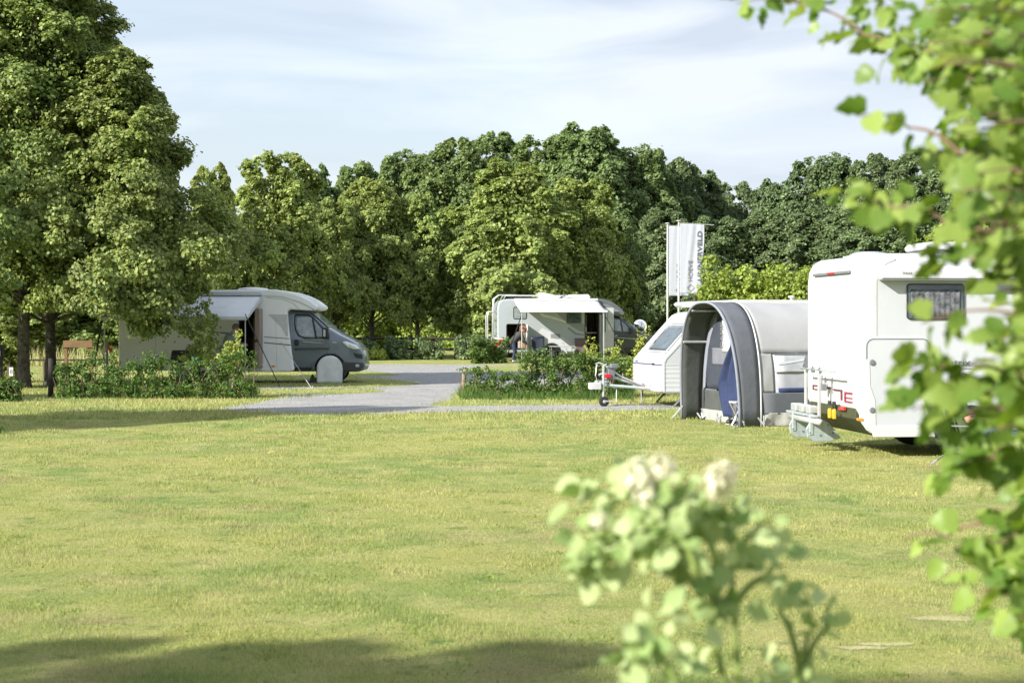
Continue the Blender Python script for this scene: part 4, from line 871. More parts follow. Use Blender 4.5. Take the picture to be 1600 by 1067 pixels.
wheel(mc, wf, .13, .34, .34, hub=grey); wheel(mc, wf, W-.34, .34, .34, hub=grey)
cm_.patch(mc, 'side_window', [(5.28, 1.92), (5.55, 1.88), (5.62, 1.34), (5.3, 1.38)], glassl, .008, .008, True)
cm_.patch(mc, 'quarter_window', [(5.62, 1.84), (6.02, 1.42), (6.02, 1.32), (5.70, 1.34)], glassl, .008, .008, True)
ws = MB(); ws.grid(10, 10, lambda u, v: (lambda x: Vector((x, W/2+(v-.5)*1.6, cm_.i(cm_.zt, x)+.035)))(5.75+.75*u)); ws.build('windscreen', glassl, mc, smooth=True, solid=.012)
MB().prism(rr(5.92, 1.28, 6.1, 1.58, .05), -.12, .02).build('mirror', black, mc, bevel=.03)
cm_.patch(mc, 'pinstripe', [(5.15, 1.10), (6.4, 1.0), (6.4, .985), (5.15, 1.08)], ltrim, .006, .004); cm_.patch(mc, 'door_handle', rr(5.3, 1.12, 5.42, 1.18, .02), ltrim, .012, .01); cm_.patch(mc, 'sill', [(5.2, .62), (6.1, .62), (6.1, .4), (5.2, .4)], black, .01, .01)
# awning
a0, a1 = cxm(803), cxm(935)
aw = MB(); aw.grid(24, 8, lambda u, v: Vector((a0+(a1-a0)*u+(.12-.0*u)*v, -2.1*v, 2.74-.5*v-.04*math.sin(v*math.pi)+.008*math.sin(u*30)*v)))
ao = aw.build('awning', awns, mc, smooth=True, solid=.006)
MB().box(a0, -.12, 2.72, a1, -.005, 2.82).build('awning_case', white, ao, bevel=.02)
MB().box(a0+.10, -2.15, 2.19, a1+.14, -2.07, 2.28).build('awning_rail', awns, ao, bevel=.01)
for x in (a0+.16, a1-.02): MB().tube([(x, -2.1, 2.22), (x, -2.1, 0)], .02, 8).build('awning_leg', steelw, ao)
MB().tube([(a0+.16, -2.1, 2.1), (a0-.15, -1.7, 1.1), (a0-.5, -1.4, .1)], .022, 6).build('tension_strap', black, ao)
MB().tube([(a1-.02, -2.1, 2.15), (a1+1.1, -1.6, .2)], .018, 6).build('tension_strap', black, ao)
mcm = Matrix.Translation(mc.location)@Matrix.Rotation(mc.rotation_euler.z, 4, 'Z')
def ml(x, y, z=0): return mcm@Vector((x, y, z))
# chairs and table in front of the camper
for px0, hgt, mt, lab, wd in ((838.5, 1.12, navy, 'folded navy camping chair leaning left of the camper wheel', .55), (905, 1.02, brownf, 'brown camping chair between the camper wheel and doorway', .52)):
    t = empty('camping_chair', ml(cxm(px0), -.75), 5, lab, 'chair')
    bk = MB(); bk.grid(8, 10, lambda u, v: Vector(((u-.5)*wd, .12-.22*(1-v)+.02*math.cos((u-.5)*6), .28+(hgt-.28)*v))); bk.build('backrest', mt, t, smooth=True, solid=.05)
    MB().box(-wd/2, -.45, .40, wd/2, -.08, .45).build('seat', mt, t, bevel=.015)
    MB().lathe((-wd/2, .13, hgt-.04), (1, 0, 0), [(0, .05), (.02, .07), (wd-.02, .07), (wd, .05)], 12).build('headrest', mt, t, smooth=True)
    for sx in (-1, 1):
        MB().tube([(sx*wd/2, .1, hgt-.05), (sx*wd/2, -.12, .3), (sx*wd/2, -.25, 0)], .014, 6).build('leg', grey, t); MB().tube([(sx*wd/2, .12, 0), (sx*wd/2, -.45, .44), (sx*wd/2, -.1, .62)], .014, 6).build('leg', grey, t)
t = empty('camping_table', ml(cxm(873), -1.3), 5, 'pale camping table in front of the camper wheel', 'table')
MB().box(-.55, -.35, .68, .55, .35, .71).build('table_top', steelw, t, bevel=.01)
for sx in (-1, 1):
    for sy in (-1, 1): MB().tube([(sx*.5, sy*.3, .68), (sx*.45, sy*.3, 0)], .014, 6).build('leg', grey, t)
# convex mirror on a post beyond the cab
cmr = PW(1000, 510, 74.5); t = empty('convex_mirror', (cmr.x, cmr.y, 0), -8, 'round convex traffic mirror above the windscreen of the dark cab', 'mirror')
MB().tube([(0, .12, 0), (0, .12, cmr.z+.2)], .04, 10).build('post', galv, t)
MB().lathe((0, -.08, cmr.z), (0, 1, 0), [(0, .02), (.03, .14), (.07, .24), (.10, .29), (.12, .29)], 36).build('mirror_dish', chrome, t, smooth=True)
MB().lathe((0, .0, cmr.z), (0, 1, 0), [(0, .29), (-.01, .31), (.03, .32), (.05, .3)], 36).build('mirror_rim', white, t, smooth=True)

# ================================================================ flagpoles
flagm = M('flag_cloth', (.38, .40, .46), .8, var=.02)
ftx = M('flag_text', (.09, .10, .13), .8)
def flag(px, top, Y, wd, lab, seed, narrow, arm):
    x = X(px, Y); H = Z(top, Y); r = empty('flagpole', (x, Y, 0), 0, lab, 'flagpole', 'flagpoles behind the small caravan')
    MB().tube([(0, 0, 0), (0, 0, H)], [.05, .032], 12).build('pole', M('pole_white', (.55, .56, .57), .4), r, smooth=True)
    MB().lathe((0, 0, H), (0, 0, 1), [(0, .045), (.01, .10), (.035, .10), (.05, .03)], 14).build('pole_cap', ltrim, r)
    hh = Z(top+13, Y)-Z(top+120, Y)+.05; z1 = H-.10
    if arm: MB().tube([(0, 0, z1+.03), (wd+.45, -.02, z1-.05)], .014, 8).build('arm', steelw, r)
    def w_(v): return wd*(narrow(v))
    def f(u, v):     # v 0 top, 1 bottom
        uu = u*w_(v); fold = .035*math.sin(u*11+v*2.5+seed)*u*(.35+.65*v)+.014*math.sin(u*21+v*5)*u*(1-.4*v); return Vector((.055+uu, -.03+fold, z1-hh*v-.05*u*(1-v)*arm+.10*u*v*v*0))
    m = MB(); m.grid(60, 60, f); c = m.build('banner', flagm, r, smooth=True, solid=.008)
    # writing follows the folds: letters are laid on the cloth surface
    def lay(body, size, u0, v0, sxx, mat):
        o = text('lettering', body, size, mat, c, (0, 0, 0), (0, 0, 0), .0, 1, .008 if mat is ftx else .002, 1.05); me = o.data
        bm = bmesh.new(); bm.from_mesh(me)
        for k in range(1, 40): bmesh.ops.bisect_plane(bm, geom=bm.verts[:]+bm.edges[:]+bm.faces[:], plane_co=(k*.08, 0, 0), plane_no=(1, 0, 0))
        for k in range(1, 8): bmesh.ops.bisect_plane(bm, geom=bm.verts[:]+bm.edges[:]+bm.faces[:], plane_co=(0, k*.04, 0), plane_no=(0, 1, 0))
        for v in bm.verts:      # text runs upward, its top toward the pole side
            vv = v0-v.co.x*sxx/hh; uu = (u0-v.co.y)/max(w_(vv), .05); q = f(uu, vv); q.y -= .022; v.co = q
        bm.to_mesh(me); bm.free()
    return r, lay, hh
thin = M('flag_text_thin', (.20, .20, .22), .8)
r, lay, hh = flag(1060.5, 346, 66, 1.0, 'right flagpole with a white HOEVE LINNERVELD banner on its arm', 0, lambda v: 1-.02*v-.20*max(0, v-.25)+.06*math.sin(max(0, v-.75)*9), 1)
lay('HOEVE', .27, .52, .83, 1.02, thin); lay('LINNERVELD', .27, .90, .82, 1.30, ftx)
lay('\u25c7', .34, .56, .98, 1.0, thin)
r, lay, hh = flag(1043, 350, 69, 1.0, 'left flagpole with a white banner partly behind the right pole', 2, lambda v: 1-.16*v, 1)
lay('HOEVE', .27, .52, .83, 1.02, thin); lay('LINNERVELD', .27, .90, .82, 1.30, ftx); lay('\u25c7', .34, .56, .98, 1.0, thin)

# ================================================================ small caravan with drawbar
YA = 33.2; SA = F/YA
ca = empty('caravan', (X(1036, YA), YA, 0), 13, 'small white caravan with sloping front and drawbar beside the grey tent', 'caravan')
W = 2.02
pf = [(0, .36), (-.02, .5), (-.02, .96), (0, 1.0), (.50, 1.55), (.86, 1.93), (1.0, 1.99), (1.3, 2.03), (4.2, 2.03), (4.35, 1.95), (4.4, .5), (4.3, .30), (.06, .30)]
b = MB().prism(pf, 0, W).build('body', white, ca, bevel=.05, seg=4)
# lower ribbed skirt, trim strips, marker lamp
m = MB()
for k in range(6): m.box(-.032, .02, .34+.095*k, .01, W-.02, .40+.095*k); m.box(.02, -.012, .34+.095*k, 4.3, .004, .40+.095*k)
m.build('ribbed_skirt', white, ca, bevel=.012)
decal(ca, 'side_panel', [(.03, .33), (.03, .9), (.08, 1.02), (.62, 1.60), (1.2, 1.85), (4.2, 1.85), (4.2, .33)], rvwhite, -.010, .008)
decal(ca, 'corner_trim', [(-.0, .33), (-.0, .96), (.04, 1.04), (.60, 1.62), (1.2, 1.90), (1.2, 1.86), (.63, 1.585), (.075, 1.01), (.04, .93), (.04, .33)], ltrim, -.02, .016, .004)
m = MB(); m.box(-.036, .02, .885, -.02, W-.02, .905); m.build('front_stripe', M('violet_stripe', (.10, .09, .2), .5), ca); decal(ca, 'side_stripe', [(.05, .885), (4.2, .885), (4.2, .91), (.05, .91)], ltrim, -.018, .008)
decal(ca, 'marker_lamp', rr(.66, .70, .84, .77, .02), orange, -.03, .02)
ang = math.atan2(.93, .86)
def fs_(x, y, o=0): t = x/.86; return Vector((.0+x-o*math.sin(ang), y, 1.0+.93*t*(1.0)+o*math.cos(ang)))
m = MB(); vs = []
m.grid(8, 12, lambda u, v: fs_(.16+.48*u, .16+(W-.75)*v+.0, .03)); fw = m.build('front_window', glass, ca, smooth=True, solid=.02)
m = MB(); pts = [fs_(x, y, .038) for x, y in ((.13, .12), (.68, .12), (.68, W-.55), (.13, W-.55), (.13, .12))]; m.tube(pts, .016, 6); m.build('window_seal', ltrim, fw)
MB().box(-.045, .5, 1.02-.14, -.02, .62, 1.02-.10).build('front_marker', black, ca); MB().box(-.045, W-.35, .93, -.02, W-.2, .955).build('front_marker', seam, ca)
MB().box(-.04, .1, .335, -.0, W-.1, .36).build('bottom_edge', ltrim, ca)
# raised pop top
pr = MB().prism([(.95, 2.10), (.88, 2.17), (.95, 2.22), (1.6, 2.25), (4.0, 2.25), (4.1, 2.2), (4.05, 2.12)], .05, W-.05).build('raised_roof', white, ca, bevel=.03, seg=3)
MB().box(1.35, .2, 2.0, 3.9, W-.2, 2.14).build('roof_bellows', ltrim, pr)
MB().lathe((3.1, .6, 2.25), (0, 0, 1), [(0, .03), (.05, .03), (.06, .07), (.09, .07), (.10, .02)], 12).build('roof_vent', white, pr)
# drawbar
db = MB()
for y in (.62, W-.62): db.tube([(.3, y, .34), (-.35, y+(W/2-y)*.55, .40), (-.98, W/2, .45)], .032, 6)
dbo = db.build('drawbar', galv, ca)
m = MB(); m.tube([(-1.12, W/2, .50), (-.92, W/2, .50)], .045, 10); m.tube([(-1.16, W/2, .46), (-1.12, W/2, .52)], .05, 10); m.build('coupling', galv, dbo)
m = MB(); m.tube([(-1.10, W/2-.02, .66), (-1.0, W/2-.02, .70), (-.5, W/2, .52), (-.1, W/2+.1, .40)], .022, 8); m.tube([(-1.08, W/2, .92), (-1.16, W/2, .90), (-1.12, W/2, .86)], .018, 8); m.tube([(-1.08, W/2, .92), (-.95, W/2, .86), (-.6, W/2, .62), (-.1, W/2, .42)], .02, 8); m.build('handbrake_lever', steelw, dbo)
m = MB(); m.box(-.92, W/2-.10, .56, -.76, W/2+.02, .84); m.box(-.86, W/2-.12, .80, -.7, W/2+.02, .9); m.build('tow_mechanism', seam, dbo, bevel=.02)
MB().box(-1.30, W/2-.15, .36, -1.08, W/2+.1, .50).build('step_box', ltrim, dbo, bevel=.012)
MB().box(-.98, W/2-.13, .60, -.86, W/2+.0, .68).build('red_clamp', redl, dbo, bevel=.01); MB().box(-.16, W/2-.12, .36, -.10, W/2-.05, .42).build('red_clamp', redl, dbo)
m = MB(); m.tube([(-1.02, W/2-.1, .20), (-1.02, W/2-.1, .86)], .024, 8); m.tube([(-1.02, W/2-.1, .86), (-.98, W/2-.2, .90)], .012, 6); m.build('jockey_post', steelw, dbo)
m = MB(); m.tube([(-1.14, W/2, .88), (-1.18, W/2-.05, .66), (-1.14, W/2-.05, .52)], .008, 5); m.tube([(-.7, W/2, .4), (-.72, W/2-.04, .1)], .01, 5); m.tube([(-.2, W/2-.15, .38), (-.2, W/2-.15, .08)], .01, 5); m.build('cable', steelw, dbo)
jw = MB().lathe((-1.02, W/2-.17, .105), (0, 1, 0), [(0, .06), (.0, .09), (.01, .105), (.06, .105), (.07, .09), (.07, .06)], 24).build('jockey_wheel', rubber, dbo, smooth=True)
m = MB(); m.lathe((-1.02, W/2-.175, .105), (0, 1, 0), [(0, .02), (.01, .05)], 16); m.box(-1.03, W/2-.18, .10, -.86, W/2-.17, .13); m.build('jockey_hub', steelw, jw)
for x, y, dx in ((.35, .12, -.32), (.95, .12, -.3), (.5, W-.2, -.3)): MB().tube([(x+.25, y, .33), (x+dx+.25, y, .03)], .022, 6).build('corner_steady', seam, ca); 
wheel(ca, 2.2, -.01, .29, .29)

# ================================================================ inflatable tent
T0 = G(1157, 668); T1 = G(1066, 655)
ut = (T1-T0).normalized(); at = Vector((ut.y*-1, ut.x, 0)); at = at if at.x < 0 else -at      # ut across the tent, at along it toward the open end
tent = empty('awning_tent', T0, 0, 'grey arched awning tent with a blue curtain beside the right motorhome', 'tent')
WT = (T1-T0).length
def tp(s_, u, z, o=0):   # s_ along axis from canopy hoop into the tent, u across 0..WT
    return ut*u-at*s_+Vector((0, 0, z))
HT = 2.13
def hoop(t, dz=0, inset=0):       # t 0 near foot .. 1 far foot -> (u,z)
    a = math.pi*t; c, s_ = math.cos(a), math.sin(a); ex = .62
    u = WT/2-(WT/2-inset)*math.copysign(abs(c)**.78, c); z = (HT-inset+dz)*abs(s_)**.72
    return u, z
tg = M('tent_light_grey', (.33, .335, .345), .85, var=.03, vs=2, bump=.25, bs=5)
td = M('tent_dark_grey', (.105, .115, .135), .85, var=.08, vs=3, bump=.3, bs=9)
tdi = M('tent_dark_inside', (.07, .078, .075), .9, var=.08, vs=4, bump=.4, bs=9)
tmid = M('tent_mid_grey', (.22, .24, .29), .85, var=.05, bump=.2, bs=8)
mesh_ = M('mesh_window', (.05, .058, .08), .5, spec=.6)
bluec = M('blue_curtain', (.02, .034, .10), .85, var=.15, vs=4, bump=.3, bs=8)
flapm = M('mud_flap', (.36, .36, .35), .8, var=.1, vs=6, bump=.4, bs=10)
clearw = M('clear_window', (.55, .56, .58), .12, spec=.8, var=.2, vs=2, c2=(.30, .32, .36))
DC = .38
def arch_sheet(s0f, s1f, ins=0, t0=0, t1=1, nu=5, nt=48, wr=.006):
    m = MB()
    def f(a, b):
        t = t0+(t1-t0)*b; u, z = hoop(t, inset=ins); s_ = s0f(t)*(1-a)+s1f(t)*a; wv = wr*math.sin(a*9+t*23)+wr*math.sin(t*51+a*3)
        return tp(s_, u, max(z+wv, 0))
    m.grid(nu, nt, f); return m
lean = lambda t: -.12*math.sin(math.pi*t)      # hoop tips outward at the top
arch_sheet(lambda t: lean(t), lambda t: DC, t0=.0, t1=1).build('canopy', td, tent, smooth=True, solid=.012)
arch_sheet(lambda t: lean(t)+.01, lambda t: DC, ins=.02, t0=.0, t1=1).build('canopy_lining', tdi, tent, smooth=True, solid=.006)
arch_sheet(lambda t: lean(t)-.03, lambda t: lean(t)+.02, ins=.0, nu=2, wr=0).build('canopy_hem', tmid, tent, smooth=True, solid=.03)
arch_sheet(lambda t: DC-.012, lambda t: DC+.012, ins=-.02, nu=2, wr=0).build('white_piping', white, tent, smooth=True, solid=.02)
for t in (.62, .80): 
    u, z = hoop(t); m = MB(); m.tube([tp(lean(t), u-.03, z-.03), tp(DC+.3, u-.05, z-.03)], .022, 8); m.build('support_pole', steelw, tent)
LT = 3.3
# body skin: roof and side split into light fabric above, window, mid panel, dark skirt
zroof = .5
def tz(z):      # parameter on the near side whose height is z
    lo, hi = 0., .5
    for _ in range(40):
        mid_ = (lo+hi)/2
        if hoop(mid_)[1] < z: lo = mid_
        else: hi = mid_
    return lo
def side(s0, s1, z0, z1, off=.0, nu=12, nt=14, wr=.006):
    m = MB(); a0_, a1_ = tz(z0), tz(z1)
    def f(a, b):
        t = a0_+(a1_-a0_)*b; u, z = hoop(t); s_ = s0+(s1-s0)*a; o = off+wr*math.sin(s_*7+z*5)+wr*.7*math.sin(s_*17-z*9); return tp(s_, u-o, z if b else z0)
    return m.grid(nu, nt, f)
side(DC, DC+.26, .57, 1.25).build('door_post_panel', tg, tent, smooth=True, solid=.008)
m = MB(); a0_ = tz(1.25)
def rf(a, b):
    t = a0_+(1-2*tz(1.25)+0)*b*1.0; t = a0_+(1-a0_)*b; u, z = hoop(t); s_ = DC+(LT-DC)*a; sag = .018*math.sin(a*math.pi)*math.sin(math.pi*t)+.007*math.sin(a*22+t*14); return tp(s_, u, max(z-sag, .0))
m.grid(26, 46, rf); m.build('roof_fabric', tg, tent, smooth=True, solid=.008)
side(DC+.25, LT, .36, 1.25, -.012).build('mid_panel', M('tent_panel_grey', (.36, .37, .41), .8, var=.05, bump=.25, bs=5), tent, smooth=True, solid=.006)
wd_ = side(DC+.29, LT-.1, .93, 1.23, .012, wr=.0).build('side_window', clearw, tent, smooth=True, solid=.006)
side(DC+.28, LT-.09, 1.225, 1.245, .02, wr=0, nt=3).build('window_seal', seam, wd_, solid=.01)
def wq(s0, z0, s1, z1, s2, z2, s3, z3, mat, nm, o=.02):
    m = MB(); 
    def pt(s_, z_): u, z = hoop(tz(z_)); return tp(s_, u-o, z_)
    m.add([pt(s0, z0), pt(s1, z1), pt(s2, z2), pt(s3, z3)], [(0, 1, 2, 3)]); return m.build(nm, mat, wd_, solid=.004)
wq(DC+.8, .98, DC+1.9, 1.06, DC+1.9, 1.22, DC+.9, 1.22, M('painted_reflection', (.14, .145, .17), .7, var=.4, vs=20, c2=(.24, .24, .26)), 'inner_reflection')  # mottled grey quad paints a reflection onto the clear window
wq(DC+.36, 1.05, DC+.86, 1.12, DC+.86, 1.155, DC+.36, 1.09, ltrim, 'inner_frame', .022)
side(DC+.02, LT, .02+.2, .58, .016, wr=.008).build('dark_skirt', td, tent, smooth=True, solid=.008)
side(DC+.34, LT-.2, .585, .66, .008, wr=.002, nt=3).build('blue_strip', bluec, tent, smooth=True, solid=.006)
side(DC+.03, LT, .0, .24, .03, nu=30, wr=.03).build('mud_flap', flapm, tent, smooth=True, solid=.006)
# front wall set back under the canopy
def wall(u0, u1, z0, z1f, mat, nm, s_=DC, o=0, thick=.008, par=tent, n=14, wv=0):
    m = MB()
    def f(a, b):
        u = u0+(u1-u0)*a; zt = z1f(u); return tp(s_-o-wv*math.sin(a*16+b*3)*(1-b*.5), u, z0+(zt-z0)*b)
    m.grid(n, 12, f); return m.build(nm, mat, par, smooth=True, solid=thick)
def top(u, ins=.06):
    c = min(1, abs((u-WT/2)/(WT/2-ins)))**(1/.78); return (HT-ins)*max(0, (1-c*c))**.36
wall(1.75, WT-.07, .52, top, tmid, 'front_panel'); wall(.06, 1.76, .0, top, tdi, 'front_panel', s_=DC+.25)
wall(1.0, 2.27, .58, lambda u: top(u, .20), mesh_, 'mesh_window', o=.014)
wall(1.0, 1.9, 1.02, lambda u: 1.32, M('mesh_pattern', (.16, .17, .2), .7), 'mesh_band', o=.022)
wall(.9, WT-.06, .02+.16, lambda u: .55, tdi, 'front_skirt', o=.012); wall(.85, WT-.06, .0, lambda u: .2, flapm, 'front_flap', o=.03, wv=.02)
wall(1.12, 1.45, 1.25, lambda u: top(u, .18), white, 'white_strip', o=.035)
lt_ = text('lettering', 'CAMP', .17, seam, tent, tp(DC-.075, .95, 1.62), (0, 0, 0))
lt_.rotation_mode = 'QUATERNION'
# letters stand upright on the strip, reading upward
rx_, rz_ = Vector((0, 0, 1)), at; ry_ = rz_.cross(rx_)
lt_.rotation_quaternion = Matrix((rx_, ry_, rz_)).transposed().to_quaternion(); lt_.location = tp(DC-.06, 1.36, 1.32)
# blue curtain gathered in the doorway
m = MB()
def cf(a, b):
    z = .12+(1.75-.12)*b; wdt = .05+.95*math.sin(min(1, (1-b)*1.25)*math.pi/2)**1.0*(1-.25*max(0, .35-b)/.35); return tp(DC-.10+.05*math.sin(a*17+b*2), .42+wdt*(a)+.25*(b-.5)*.2, z)
m.grid(34, 24, cf); m.build('curtain', bluec, tent, smooth=True, solid=.01)
m = MB(); m.grid(20, 8, lambda a, b: tp(DC-.12+.03*math.sin(a*14), .35+.52*a, .05+.32*b)); m.build('curtain_foot', M('curtain_dark', (.035, .037, .04), .8, var=.6, vs=7, c2=(.2, .2, .19), bump=.5, bs=10), tent, smooth=True, solid=.008)
m = MB(); m.tube([tp(-.02, .02, .02), tp(-.2, -.12, 0)], .008, 6); m.build('ground_cord', steelw, tent); MB().tube([tp(-.0, WT-.02, .25), tp(-.14, WT+.15, 0)], .018, 6).build('ground_strap', steelw, tent)
rg_ = random.Random(4)
for (u, s_) in ((.05, .1), (.1, -.05), (.3, .2), (-.05, .45), (1.0, .1), (1.5, .3), (2.2, .3)):
    m = MB(); c0 = tp(s_, u, -.02)
    for k in range(3): q = tp(s_+rg_.uniform(-.06, .06), u+rg_.uniform(-.08, .08), .04); m.tube([q, q+Vector((rg_.uniform(-.1, .1), rg_.uniform(-.05, .05), rg_.uniform(.05, .16)))], .016, 6); m.tube([c0, q], .01, 5)
    m.build('pegging_loop', steelw, tent)

st = tp(.12, .30, 0)+T0; t = empty('folding_stool', st, 20, 'small silver folding stool in the tent doorway', 'stool')
MB().box(-.14, -.12, .40, .14, .12, .43).build('seat', ltrim, t, bevel=.01)
for a, b_ in (((-.12, -.11), (.12, -.11)), ((.12, -.11), (-.12, -.11)), ((-.12, .11), (.12, .11)), ((.12, .11), (-.12, .11))): MB().tube([(a[0], a[1], .40), (b_[0]*.8, b_[1], 0)], .011, 6).build('leg', steelw, t)
q = tp(.22, .75, 0)+T0
t = empty('shoe', q, 30, 'dark shoe lying in front of the tent doorway', 'shoes'); m = MB(); m.lathe((-.13, 0, .05), (1, 0, 0), [(0, .03), (.03, .05), (.14, .045), (.24, .04), (.27, .015)], 12); m.build('shoe_upper', black, t, smooth=True); MB().prism([(-.13, 0), (.15, 0), (.15, .02), (-.13, .025)], -.045, .045).build('sole', steelw, t, bevel=.008)

# ================================================================ right motorhome
YR = 21.1; SR = F/YR
rm = empty('motorhome', (X(1340, YR), YR, 0), 6.5, 'large white motorhome at the right with a bike carrier on its rear', 'motorhome')
W = 2.3
def rx(px): return (px-1340)/SR
def rz(py): return (HZ+CH*SR-py)/SR
pf = [(.0, .95), (.0, 2.35), (.02, 2.5), (.08, 2.62), (.18, 2.68), (.35, 2.70), (5.0, 2.74), (5.6, 2.66), (6.4, 2.3), (6.3, 2.1), (5.6, 2.05), (5.4, .35), (.30, .28), (.10, .50), (.0, .68)]
b = MB().prism(pf, 0, W).build('body', white, rm, bevel=.12, seg=6)
wr_ = 1.55
# side sheet, seams, skirt
decal(rm, 'side_sheet', [(.28, .34), (.24, 1.2), (.24, 2.35), (.30, 2.52), (.42, 2.60), (5.2, 2.62), (5.2, .34)], rvwhite, -.008, .012)
decal(rm, 'corner_trim', [(.20, .34), (.235, .6), (.21, .9), (.21, 2.32), (.26, 2.50), (.36, 2.60), (.5, 2.64), (.5, 2.60), (.40, 2.57), (.31, 2.48), (.26, 2.32), (.26, .9), (.28, .62), (.26, .34)], ltrim, -.014, .01, .004)
decal(rm, 'corner_cap', [(.02, .5), (.02, 1.3), (.16, 1.3), (.17, .95), (.24, .75), (.25, .33), (.12, .36)], white, -.022, .02, .008)
decal(rm, 'skirt', rr(.20, .27, 1.12, .42, .03), white, -.035, .04, .012); decal(rm, 'skirt', rr(1.96, .27, 5.2, .60, .03), white, -.035, .04, .012)
gd = rr(.125, .36, .97, 1.56, .09)
decal(rm, 'garage_door', gd, rvwhite, -.016, .014, .003); door_seam(rm, 'door_seal', gd, .014, -.019, seam); door_seam(rm, 'door_frame', ring(gd, .014), .022, -.015, white)
for z in (1.26, .63): MB().lathe((.19, -.016, z), (0, -1, 0), [(0, .035), (.012, .04), (.02, .03)], 16).build('door_lock', seam, rm, bevel=.003)
decal(rm, 'lower_seam', [(1.06, .3), (1.07, .3), (1.07, .75), (1.06, .75)], seam, -.038, .03)
decal(rm, 'side_flap', rr(1.0, .62, 1.12, 1.5, .02), rvwhite, -.012, .01)
wn = window(rm, .68, 1.84, 1.44, 2.28, glass, .03, y=-.012, frame_w=.016)
cu = MB(); cu.grid(40, 6, lambda u, v: Vector((.72+.68*u, -.030-.004*math.sin(u*60), 1.86+.36*v))); cu.build('curtain', M('grey_curtain', (.16, .17, .19), .9, var=.4, vs=14, c2=(.03, .03, .035)), wn, smooth=True, solid=.003)
window(rm, 2.6, 1.75, 3.6, 2.25, glass, .03, y=-.012)
ac = MB().prism([(-.16, 2.36), (-.16, 2.47), (-.06, 2.53), (-.004, 2.53), (-.004, 2.34)], .28, 4.6, lambda v: Vector((v.y, v.x, v.z))).build('awning_case', white, rm, bevel=.015)
MB().box(.29, -.165, 2.338, 4.58, -.02, 2.355).build('awning_slot', seam, ac)
text('lettering', 'THULE', .045, seam, ac, (.55, -.163, 2.415), (R(90), 0, 0), bold=.001); text('lettering', '6300', .03, ltrim, ac, (.76, -.163, 2.417), (R(90), 0, 0))
text('lettering', 'Matrix', .135, seam, rm, (1.13, -.012, 1.21), (R(90), 0, 0), .002, 1.15)
decal(rm, 'stripe', [(1.08, 1.165), (1.95, 1.165), (1.95, 1.175), (1.08, 1.175)], seam, -.013, .01); decal(rm, 'flash', [(1.10, 1.0), (1.16, 1.0), (1.28, .78), (1.22, .78)], seam, -.013, .01)
decal(rm, 'marker_lamp', rr(-.005, .49, .065, .525, .01), orange, -.03, .06)
wh = wheel(rm, 1.55, -.0, .34, .34); decal(rm, 'wheel_arch', [(1.55+.38*math.cos(k*math.pi/14), .32+.37*math.sin(k*math.pi/14)) for k in range(15)], black, -.0095, .008); wheel(rm, 1.55, W-.22, .34, .34)
wheel(rm, 5.2, .05, .34, .34); wheel(rm, 5.2, W-.25, .34, .34)
c3 = Cab([5.0, 5.4, 5.9, 6.4, 6.8, 7.0, 7.05], [2.1, 2.1, 1.9, 1.5, 1.2, .9, .6], [.34]*6+[.45], [1.03, 1.03, 1.03, 1.0, .9, .75, .6], [1.25]*4+[1.1, .85, .55], .16, .1, W/2)
c3.mesh(40, 12).build('cab', white, rm, smooth=True); c3.patch(rm, 'side_window', [(5.45, 1.9), (5.8, 1.85), (6.2, 1.4), (5.5, 1.35)], glass, .008, .008, True)
# roof: dome vent and cooler
m = MB(); m.lathe((.50, 1.0, 2.69), (0, 0, 1), [(0, .26), (.03, .27), (.035, .24), (.055, .22), (.07, .13), (.075, .02)], 30); m.build('dome_vent', M('smoked_vent', (.35, .37, .39), .15, coat=.5), rm, smooth=True)
MB().box(.22, .72, 2.67, .80, 1.28, 2.705).build('vent_frame', white, rm, bevel=.015)
rc_ = MB().prism([(1.13, 2.77), (1.11, 2.83), (1.18, 2.88), (1.85, 2.88), (1.95, 2.82), (1.95, 2.77)], .5, 1.3).build('roof_cooler', white, rm, bevel=.03, seg=3)
MB().box(1.16, .52, 2.69, 1.90, 1.28, 2.77).build('cooler_base', seam, rc_, bevel=.01)
# rear face: light bar, letters, lamps, underside
y0 = .22
MB().box(-.025, .30, 2.44, .01, 1.9, 2.48).build('rear_spoiler', seam, rm, bevel=.008); MB().box(-.035, .9, 2.448, -.02, 1.2, 2.47).build('brake_light', redl, rm)
lm = M('letter_dark', (.12, .03, .05), .4); lr_ = M('letter_crimson', (.28, .02, .06), .35)
def rear(poly, mat, nm, o=.004, d=.008):      # poly in (distance from the near side, z); laid on the rear face
    return MB().prism(poly, 0, 1, lambda v: Vector((-o-d*(1-v.y), v.x, v.z))).build(nm, mat, rm)
L_ = []
def bar(y1, z1, y2, z2, mat=lm, nm='letter'): return rear([(y1, z1), (y2, z1), (y2, z2), (y1, z2)], mat, nm)
def letter(polys, mat, nm='letter'):
    m = MB()
    for (a, b1, c_, d_) in polys: m.prism([(a, b1-.13), (c_, b1-.13), (c_, d_-.13), (a, d_-.13)], 0, 1, lambda v: Vector((-.004-.008*(1-v.y), v.x, v.z)))
    return m.build(nm, mat, rm)
